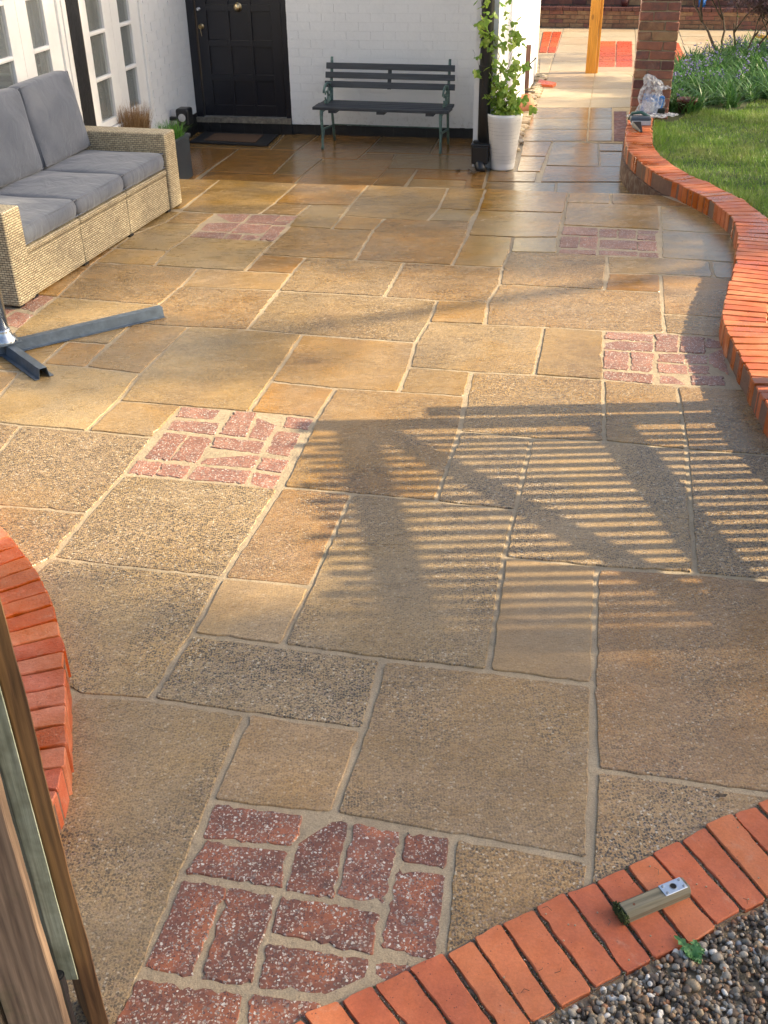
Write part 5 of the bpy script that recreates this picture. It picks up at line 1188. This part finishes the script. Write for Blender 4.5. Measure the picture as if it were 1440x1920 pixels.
for k in range(26):      # twigs and crumbs on the threshold
    i = random.randrange(3, 15); t = random.random(); q = ki[i].lerp(ko[i], t) + (ki[i + 1] - ki[i]) * random.random(); a = random.uniform(0, 3.1); L = random.uniform(.004, .013)
    if k % 3 == 0: mb = MB().tube([q + Vector((0, 0, .0035)), q + Vector((math.cos(a) * L, math.sin(a) * L, .006)), q + Vector((math.cos(a + .5) * L * 1.7, math.sin(a + .5) * L * 1.7, .0035))], .0006, 4); nm, lab = "twig", "one of the tiny dry twigs scattered on the red brick threshold"
    else: mb = MB().lathe([(.0001, 0), (.002, .0005), (.0022, .002), (.0001, .003)], 6, tuple(q + Vector((0, 0, .001)))); nm, lab = "pebble", "one of the tiny pebbles scattered on the red brick threshold"
    tag(recenter(obj(nm, mb, M_DEAD if nm == "twig" else M_GRAVEL)), lab, nm, "crumbs on the brick threshold")

# ------------------------------------------------------------------ left gate leaf, seen along its closing edge
def vline(px, py, y):      # ground position whose vertical passes the surveyed point at distance y
    d = ray(px, py); t = y / d.y; return Vector((d.x * t, y, 0))
gl = at(205, 1925, .05); gl.z = 0
gate = thing("wooden_gate", "open weathered wooden gate leaf in the near left corner", "gate", (gl.x, gl.y, .05))
def vbox(pxl, pxr, y0, depth, py, z0, z1, name, mat, par, wob=0.0, cut=0.0, skew=0.0):
    a = vline(pxl, py, y0); b = vline(pxr, py, y0); mb = MB(); n = 26; V = []
    dd = Vector((skew, 1, 0)).normalized() * depth
    for k in range(n + 1):
        z = z0 + (z1 - z0) * k / n; w = wob * (math.sin(z * 9) + .6 * math.sin(z * 23 + 1) + .4 * math.sin(z * 51))
        e = Vector((w, 0, 0)); V += [a + Vector((0, 0, z)), b + e + Vector((0, 0, z)), b + e + dd + Vector((0, 0, z)), a + dd + Vector((0, 0, z))]
    F = [(3, 2, 1, 0), tuple(4 * n + j for j in range(4))]
    for k in range(n): o = 4 * k; F += [(o + j, o + (j + 1) % 4, o + 4 + (j + 1) % 4, o + 4 + j) for j in range(4)]
    me = mb.add(V, F); return obj(name, me, mat, par, bevel=.002, seg=1)
vbox(113, 148, 1.215, .09, 1700, .0, 1.25, "picket", M_PICKET, gate, .0012, skew=-.7)
vbox(74, 111, 1.185, .05, 1700, CAM_H + ray(130, 1838).z * (1.185 / ray(130, 1838).y), 1.22, "stile", M_PICKET_G, gate, .0003, skew=-.7)
vbox(18, 48, 1.30, .05, 1700, .05, 1.24, "inner_board", M_PICKET_G, gate, .0006, skew=-.7)
vbox(-60, 58, 1.12, .022, 1700, .03, 1.25, "picket", M_PICKET_W, gate, .0010)
for k in range(4): # further boards of the leaf, running away to the left
    vbox(-190 - 130 * k, -70 - 130 * k, 1.12 + .05 * k, .022, 1700, .03, 1.25, "picket", M_PICKET_W, gate, .0008)
for z in (.22, .65, 1.05):
    a = vline(90, 1700, 1.27) + Vector((0, 0, z)); obj("rail", MB().bar(a, a + Vector((-.75, .28, 0)), .05, .09), M_PICKET_G, gate)
bt = vline(108, 1827, 1.16)
zt = CAM_H + ray(108, 1827).z * (1.16 / ray(108, 1827).y)
obj("drop_bolt", MB().tube([Vector((bt.x, bt.y, z)) for z in (.02, zt - .05)], .0095, 14).tube([Vector((bt.x, bt.y, z)) for z in (zt - .05, zt - .003)], .0115, 14), M_BLACKPL, gate, smooth=False)
obj("bolt_top", MB().lathe([(.0085, 0), (.008, .004), (.0001, .0045)], 14, (bt.x, bt.y, zt - .003)), M_BLACKPL, gate)

# ------------------------------------------------------------------ right gate leaf: stands just outside the picture and throws the barred shadow
T29 = math.tan(SUN_EL); GX, GY = 1.82, 3.93; gdir = Vector((-math.sin(R(8.5)), math.cos(R(8.5)), 0))
rg = thing("wooden_gate", "slatted wooden gate leaf folded back beside the right-hand wall", "gate", (GX, GY, .05))
def gpt(y, z): return Vector((GX, GY, 0)) - gdir * (GY - y) + Vector((0, 0, z))
obj("stile", MB().bar(gpt(3.905, .08), gpt(3.905, 1.20), .045, .10, side=(1, 0, 0)), M_PICKET_G, rg)
obj("stile", MB().bar(gpt(2.42, .08), gpt(2.42, 1.20), .045, .08, side=(1, 0, 0)), M_PICKET_G, rg)
for z0, z1 in ((1.04, 1.12), (.45, .535), (.13, .245)): obj("rail", MB().bar(gpt(2.38, (z0 + z1) / 2), gpt(3.95, (z0 + z1) / 2), .035, z1 - z0, side=(1, 0, 0)), M_PICKET_G, rg)
obj("brace", MB().bar(gpt(3.86, 1.02), gpt(2.42, .51), .03, .06, side=(1, 0, 0)), M_PICKET_G, rg)
ys = [3.797, 3.741, 3.689, 3.636, 3.581, 3.520, 3.461, 3.405, 3.345, 3.285, 3.229, 3.172, 3.110, 3.047, 2.988, 2.932, 2.874, 2.815, 2.757, 2.70, 2.64, 2.585, 2.53, 2.47]
for k, y in enumerate(ys):
    off = -.028 if k % 2 else .028; w = .030 + .010 * (k % 2)
    obj("picket", MB().bar(gpt(y, .07) + Vector((off, off * .02, 0)), gpt(y, 1.20 + .012 * math.sin(k * 2.1)) + Vector((off, off * .02, 0)), .018, w + random.uniform(-.004, .004), side=(1, 0, 0)), M_PICKET_W, rg)
gpost = thing("gate_post", "square timber post of the right-hand gate", "post", (1.90, 4.03, 0)); 
obj("post", MB().box((1.85, 4.02, .45), (.09, .09, .9)), M_PICKET_G, gpost)

# ------------------------------------------------------------------ lawn and border
WO = [(p + n * .225) for p, n in zip(CR, NR)]
WO = [p for p in WO if p.y > 3.0]
lawnP = [(p.x, p.y) for p in WO[::3]] + [(2.6, 10.2), (3.8, 11.2), (6.2, 12.2), (9, 13), (14, 13), (14, 3)]
lawn = sheet("lawn", lawnP, .062, M_LAWN, thick=.3); tag(lawn, kind='structure')
wy = np.array([p.y for p in WO]); wx = np.array([p.x for p in WO]); o_ = np.argsort(wy); wy, wx = wy[o_], wx[o_]
def lawn_pts(n, x1, y0, y1):
    x = RNG.uniform(1.7, x1, n); y = RNG.uniform(y0, y1, n); ok = (x > np.interp(y, wy, wx) + .008) & (y < 9.75 + (x - 2.5) * .62 + .15 * np.sin(x * 9)); return x[ok], y[ok]
xa, ya = lawn_pts(250000, 5.6, 5.0, 12.2); cl = np.sin(xa * 3.1 + np.sin(ya * 2.3)) + np.sin(ya * 4.3 + xa); keep = RNG.random(len(xa)) < .75 + .2 * cl / 2
xa, ya = xa[keep], ya[keep]; xb, yb = lawn_pts(30000, 8, 3.2, 12.5); xa = np.r_[xa, xb]; ya = np.r_[ya, yb]
dist = xa - np.interp(ya, wy, wx); n = len(xa); h = RNG.uniform(.018, .042, n) * np.where(dist < .10, 1.5, 1) * (1 + .25 * np.sin(xa * 5 + ya * 3)); th = RNG.uniform(0, 6.28, n); ln = RNG.uniform(.2, 1.0, n) * h
w = .0022; bx_, by_ = -np.sin(th) * w, np.cos(th) * w
V = np.stack([np.stack([xa - bx_, ya - by_, np.full(n, .06)], 1), np.stack([xa + bx_, ya + by_, np.full(n, .06)], 1), np.stack([xa + np.cos(th) * ln, ya + np.sin(th) * ln, .06 + h], 1)], 1)
gr = quick("lawn_grass", V.reshape(-1, 3), np.arange(3 * n).reshape(-1, 3), M_GRASS); tag(gr, "short green lawn grass behind the curved brick wall", "grass", kind='stuff')
bed = sheet("flower_bed", [(2.45, 10.0), (3.8, 10.9), (8, 12.9), (9, 16), (4.9, 13.6), (3.4, 13.0), (2.9, 11.4)], .03, M_SOIL, thick=.25); tag(bed, kind='structure')
def in_bed(x, y): return y > 9.75 + (x - 2.5) * .62 and x > 2.62 + max(0, y - 11) * .42 and y < 11.9 + (x - 2.6) * .95 and y < 14.5
V, F = [], []; cl = []
while len(cl) < 680:
    x, y = random.uniform(2.5, 6.8), random.uniform(9.6, 14.5)
    if in_bed(x, y): cl.append((x, y))
for x, y in cl:
    for k in range(random.randint(14, 22)):
        a = random.uniform(0, 6.28); L = random.uniform(.18, .38); dv = Vector((math.cos(a), math.sin(a), 0)); sv = Vector((-dv.y, dv.x, 0)); w = random.uniform(.006, .011)
        b = Vector((x + random.gauss(0, .03), y + random.gauss(0, .03), .03)); o = len(V); sp = random.uniform(.35, 1.1)
        for q in range(5):
            t = q / 4; c = b + dv * (L * sp * t * t * .9 + L * .1 * t) + Vector((0, 0, L * (t * 1.0 - .55 * sp * t * t))); ww = w * (1 - t * t * .95) + .0003; V += [tuple(c - sv * ww + Vector((0, 0, .004))), tuple(c + sv * ww + Vector((0, 0, .004)))]
        F += [(o + 2 * q, o + 2 * q + 1, o + 2 * q + 3, o + 2 * q + 2) for q in range(4)]
tag(quick("bluebell_leaves", np.array(V), np.array(F), M_STRAP), "mass of green strap leaves in the border behind the lawn", "foliage", kind='stuff')
fl, st_ = [], MB()
for k in range(210):
    x, y = random.choice(cl); 
    if y - 10.6 - (x - 2.6) * .62 < 0 and random.random() < .6: continue
    hh = random.uniform(.24, .36); tx, ty = random.gauss(0, .05), random.gauss(0, .05); st_.tube([(x, y, .03), (x + tx * .5, y + ty * .5, hh * .6), (x + tx, y + ty, hh)], .0025, 4)
    for j in range(random.randint(6, 10)): fl.append((x + tx + random.gauss(0, .018), y + ty + random.gauss(0, .018), hh - random.uniform(0, .085)))
fl = np.array(fl); n = len(fl)
tag(scatter_mesh("bluebell_flowers", IV[:12], np.array([(0, 11, 5), (0, 5, 1), (0, 1, 7), (0, 7, 10), (0, 10, 11), (1, 5, 9), (5, 11, 4), (11, 10, 2), (10, 7, 6), (7, 1, 8), (3, 9, 4), (3, 4, 2), (3, 2, 6), (3, 6, 8), (3, 8, 9), (4, 9, 5), (2, 4, 11), (6, 2, 10), (8, 6, 7), (9, 8, 1)]), fl, np.stack([RNG.uniform(.005, .009, n)] * 2 + [RNG.uniform(.008, .014, n)], 1), M_BELL), "blue violet bell flowers above the strap leaves", "flowers", kind='stuff')
tag(obj("bluebell_stems", st_, M_STRAP), "thin green flower stems of the bluebells", "stems", kind='stuff')

mp0 = at(1378, 118, .05)
maple = thing("purple_maple", "small purple-leaved maple shrub with dark twisting stems in the border", "shrub", (mp0.x, mp0.y, .03))
tips = []
def branch(p, d, L, r, depth):
    pts = [p]; q = Vector(p); dd = Vector(d).normalized()
    for k in range(4):
        dd = (dd + Vector((random.gauss(0, .22), random.gauss(0, .22), random.gauss(0.02, .12)))).normalized(); q = q + dd * (L / 4); pts.append(Vector(q))
    mb = MB().tube(pts, [r * (1 - .12 * i) for i in range(5)], 6); BR.add(mb.v, mb.f)
    if depth == 0 or L < .12: tips.extend(pts[2:]); return
    for k in range(random.choice((2, 3))): branch(pts[random.choice((3, 4))], dd + Vector((random.gauss(0, .6), random.gauss(0, .6), random.uniform(-.1, .4))), L * random.uniform(.6, .8), r * .62, depth - 1)
for dx, dy, r, L in ((-.45, 0, .022, .55), (.12, .1, .018, .45), (.35, -.1, .016, .5), (.05, -.2, .014, .4), (-.1, .2, .02, .5)):
    BR = MB(); branch(mp0 + Vector((dx * .35, dy, -.02)), (dx * .6, dy, 1), L, r, 3); obj("stem", BR, M_BARK, maple, smooth=True)
lv = MB()
for p in tips:
    for k in range(16):
        c = p + Vector((random.gauss(0, .10), random.gauss(0, .07), random.gauss(0, .05))); a0 = random.uniform(0, 6.28)
        for j in range(6):
            a = a0 + (j - 2.5) * .42; L = random.uniform(.035, .075); dv = Vector((math.cos(a), math.sin(a), random.uniform(-.9, -.1))); sv = Vector((-math.sin(a), math.cos(a), 0)) * .004
            lv.add([c, c + dv * L * .5 + sv, c + dv * L, c + dv * L * .5 - sv], [(0, 1, 2, 3)])
o = obj("foliage", lv, M_MAPLE, maple); o['kind'] = 'stuff'
BR = MB(); sh = thing("lime_shrub", "bright lime green low shrub at the right end of the border", "shrub", (5.6, 13.2, .03))
lv = MB()
for k in range(1500):
    c = Vector((5.5 + random.gauss(0, .45), 13.1 + random.gauss(0, .4), .05 + abs(random.gauss(0, .22)))); a = random.uniform(0, 6.28); dv = Vector((math.cos(a), math.sin(a), random.uniform(-.3, .7))) * .04; sv = Vector((-math.sin(a), math.cos(a), 0)) * .014
    lv.add([c, c + dv * .5 + sv, c + dv, c + dv * .5 - sv], [(0, 1, 2, 3)])
o = obj("foliage", lv, leafmat("lime_leaf", (.16, .30, .03), (.35, .45, .07), .35), sh); o['kind'] = 'stuff'

# ------------------------------------------------------------------ trees to the right of the garden (outside the picture): crown lobes placed so that their shade dapples the patio
def shade_tree(name, label, X, yz, n, leaf=.075, group="trees beyond the lawn", trunk=None):
    """crown made of leaf clumps; yz = list of (y, z, ry, rz, rx, weight) lobes"""
    t = thing(name, label, "tree", (X, trunk or yz[0][0], 0), group=group)
    W = np.array([l[5] for l in yz], float); W /= W.sum(); pick = RNG.choice(len(yz), n // 12, p=W)
    L = np.array(yz)[pick][:, :5]; u = RNG.normal(size=(len(L), 3)); u /= np.linalg.norm(u, axis=1)[:, None]; u *= RNG.random((len(L), 1)) ** (1 / 3)
    c = np.stack([X + u[:, 0] * L[:, 4], L[:, 0] + u[:, 1] * L[:, 2], L[:, 1] + u[:, 2] * L[:, 3]], 1)
    P = np.repeat(c, 12, 0) + RNG.normal(size=(len(c) * 12, 3)) * .11
    LV = np.array([(-.5, 0, 0), (0, .32, .05), (.55, 0, 0), (0, -.32, .05)]); m = len(P)
    o = scatter_mesh("foliage", LV, np.array([(0, 1, 2, 3)]), P, np.full((m, 3), leaf) * RNG.uniform(.7, 1.3, (m, 1)), M_TREE, False); o.parent = t; o.location = -t.location; o['kind'] = 'stuff'
    ty = trunk or yz[0][0]
    obj("trunk", MB().tube([(X, ty, -.1), (X + .05, ty + .03, 1.2), (X - .03, ty - .05, 2.4), (X, ty, 4.2)], [.16, .13, .11, .06], 10), M_BARK, t, smooth=True)
    for (y, z, *_r) in yz: obj("limb", MB().tube([(X, ty, 2.0), (X, (ty + y) / 2, (2.2 + z) / 2), (X, y, z)], [.07, .05, .02], 6), M_BARK, t, smooth=True)
    return t
shade_tree("broadleaf_tree", "unseen broadleaf tree past the lawn, its crown shaped to shade the patio and house", 10.5, [(7.6, 5.6, 1.6, 1.5, 1.2, 3), (9.4, 5.4, 1.2, 1.6, 1.2, 2.4), (6.7, 5.0, 1.0, 1.2, 1.0, 1.8), (6.5, 7.3, 1.2, .85, 1.1, 2.4), (9.0, 7.6, 1.5, .9, 1.1, 4.2), (7.4, 7.8, 1.0, .7, 1.1, 3.0), (8.8, 3.4, 1.6, .7, 1.0, .4), (4.85, 6.5, .38, .5, .8, .42), (4.3, 7.3, .4, .4, .8, .2), (10.6, 4.9, .9, 1.2, .9, 1.0)], 35000, leaf=.085)
shade_tree("broadleaf_tree", "unseen broadleaf tree off to the right, its crown shaped to shade the near slabs", 10.5, [(1.35, 5.5, 1.35, 1.6, 1.2, 3.6), (-.2, 5.2, 1.4, 1.6, 1.2, 2.6), (2.05, 5.3, .80, 1.5, 1.0, 2.6), (.6, 7.2, 1.4, .9, 1.0, 1.2), (3.0, 7.2, .45, .35, .8, .35), (2.5, 6.3, .5, .5, .8, .7)], 16500, leaf=.08)
shade_tree("slender_tree", "thin sparse tree near the end of the garden path", 11.5, [(13.1, 4.6, .5, 1.2, .5, 1), (15.2, 4.8, .5, 1.2, .5, 1), (12.0, 5.2, .45, 1.0, .4, 1)], 2200, trunk=13.6)
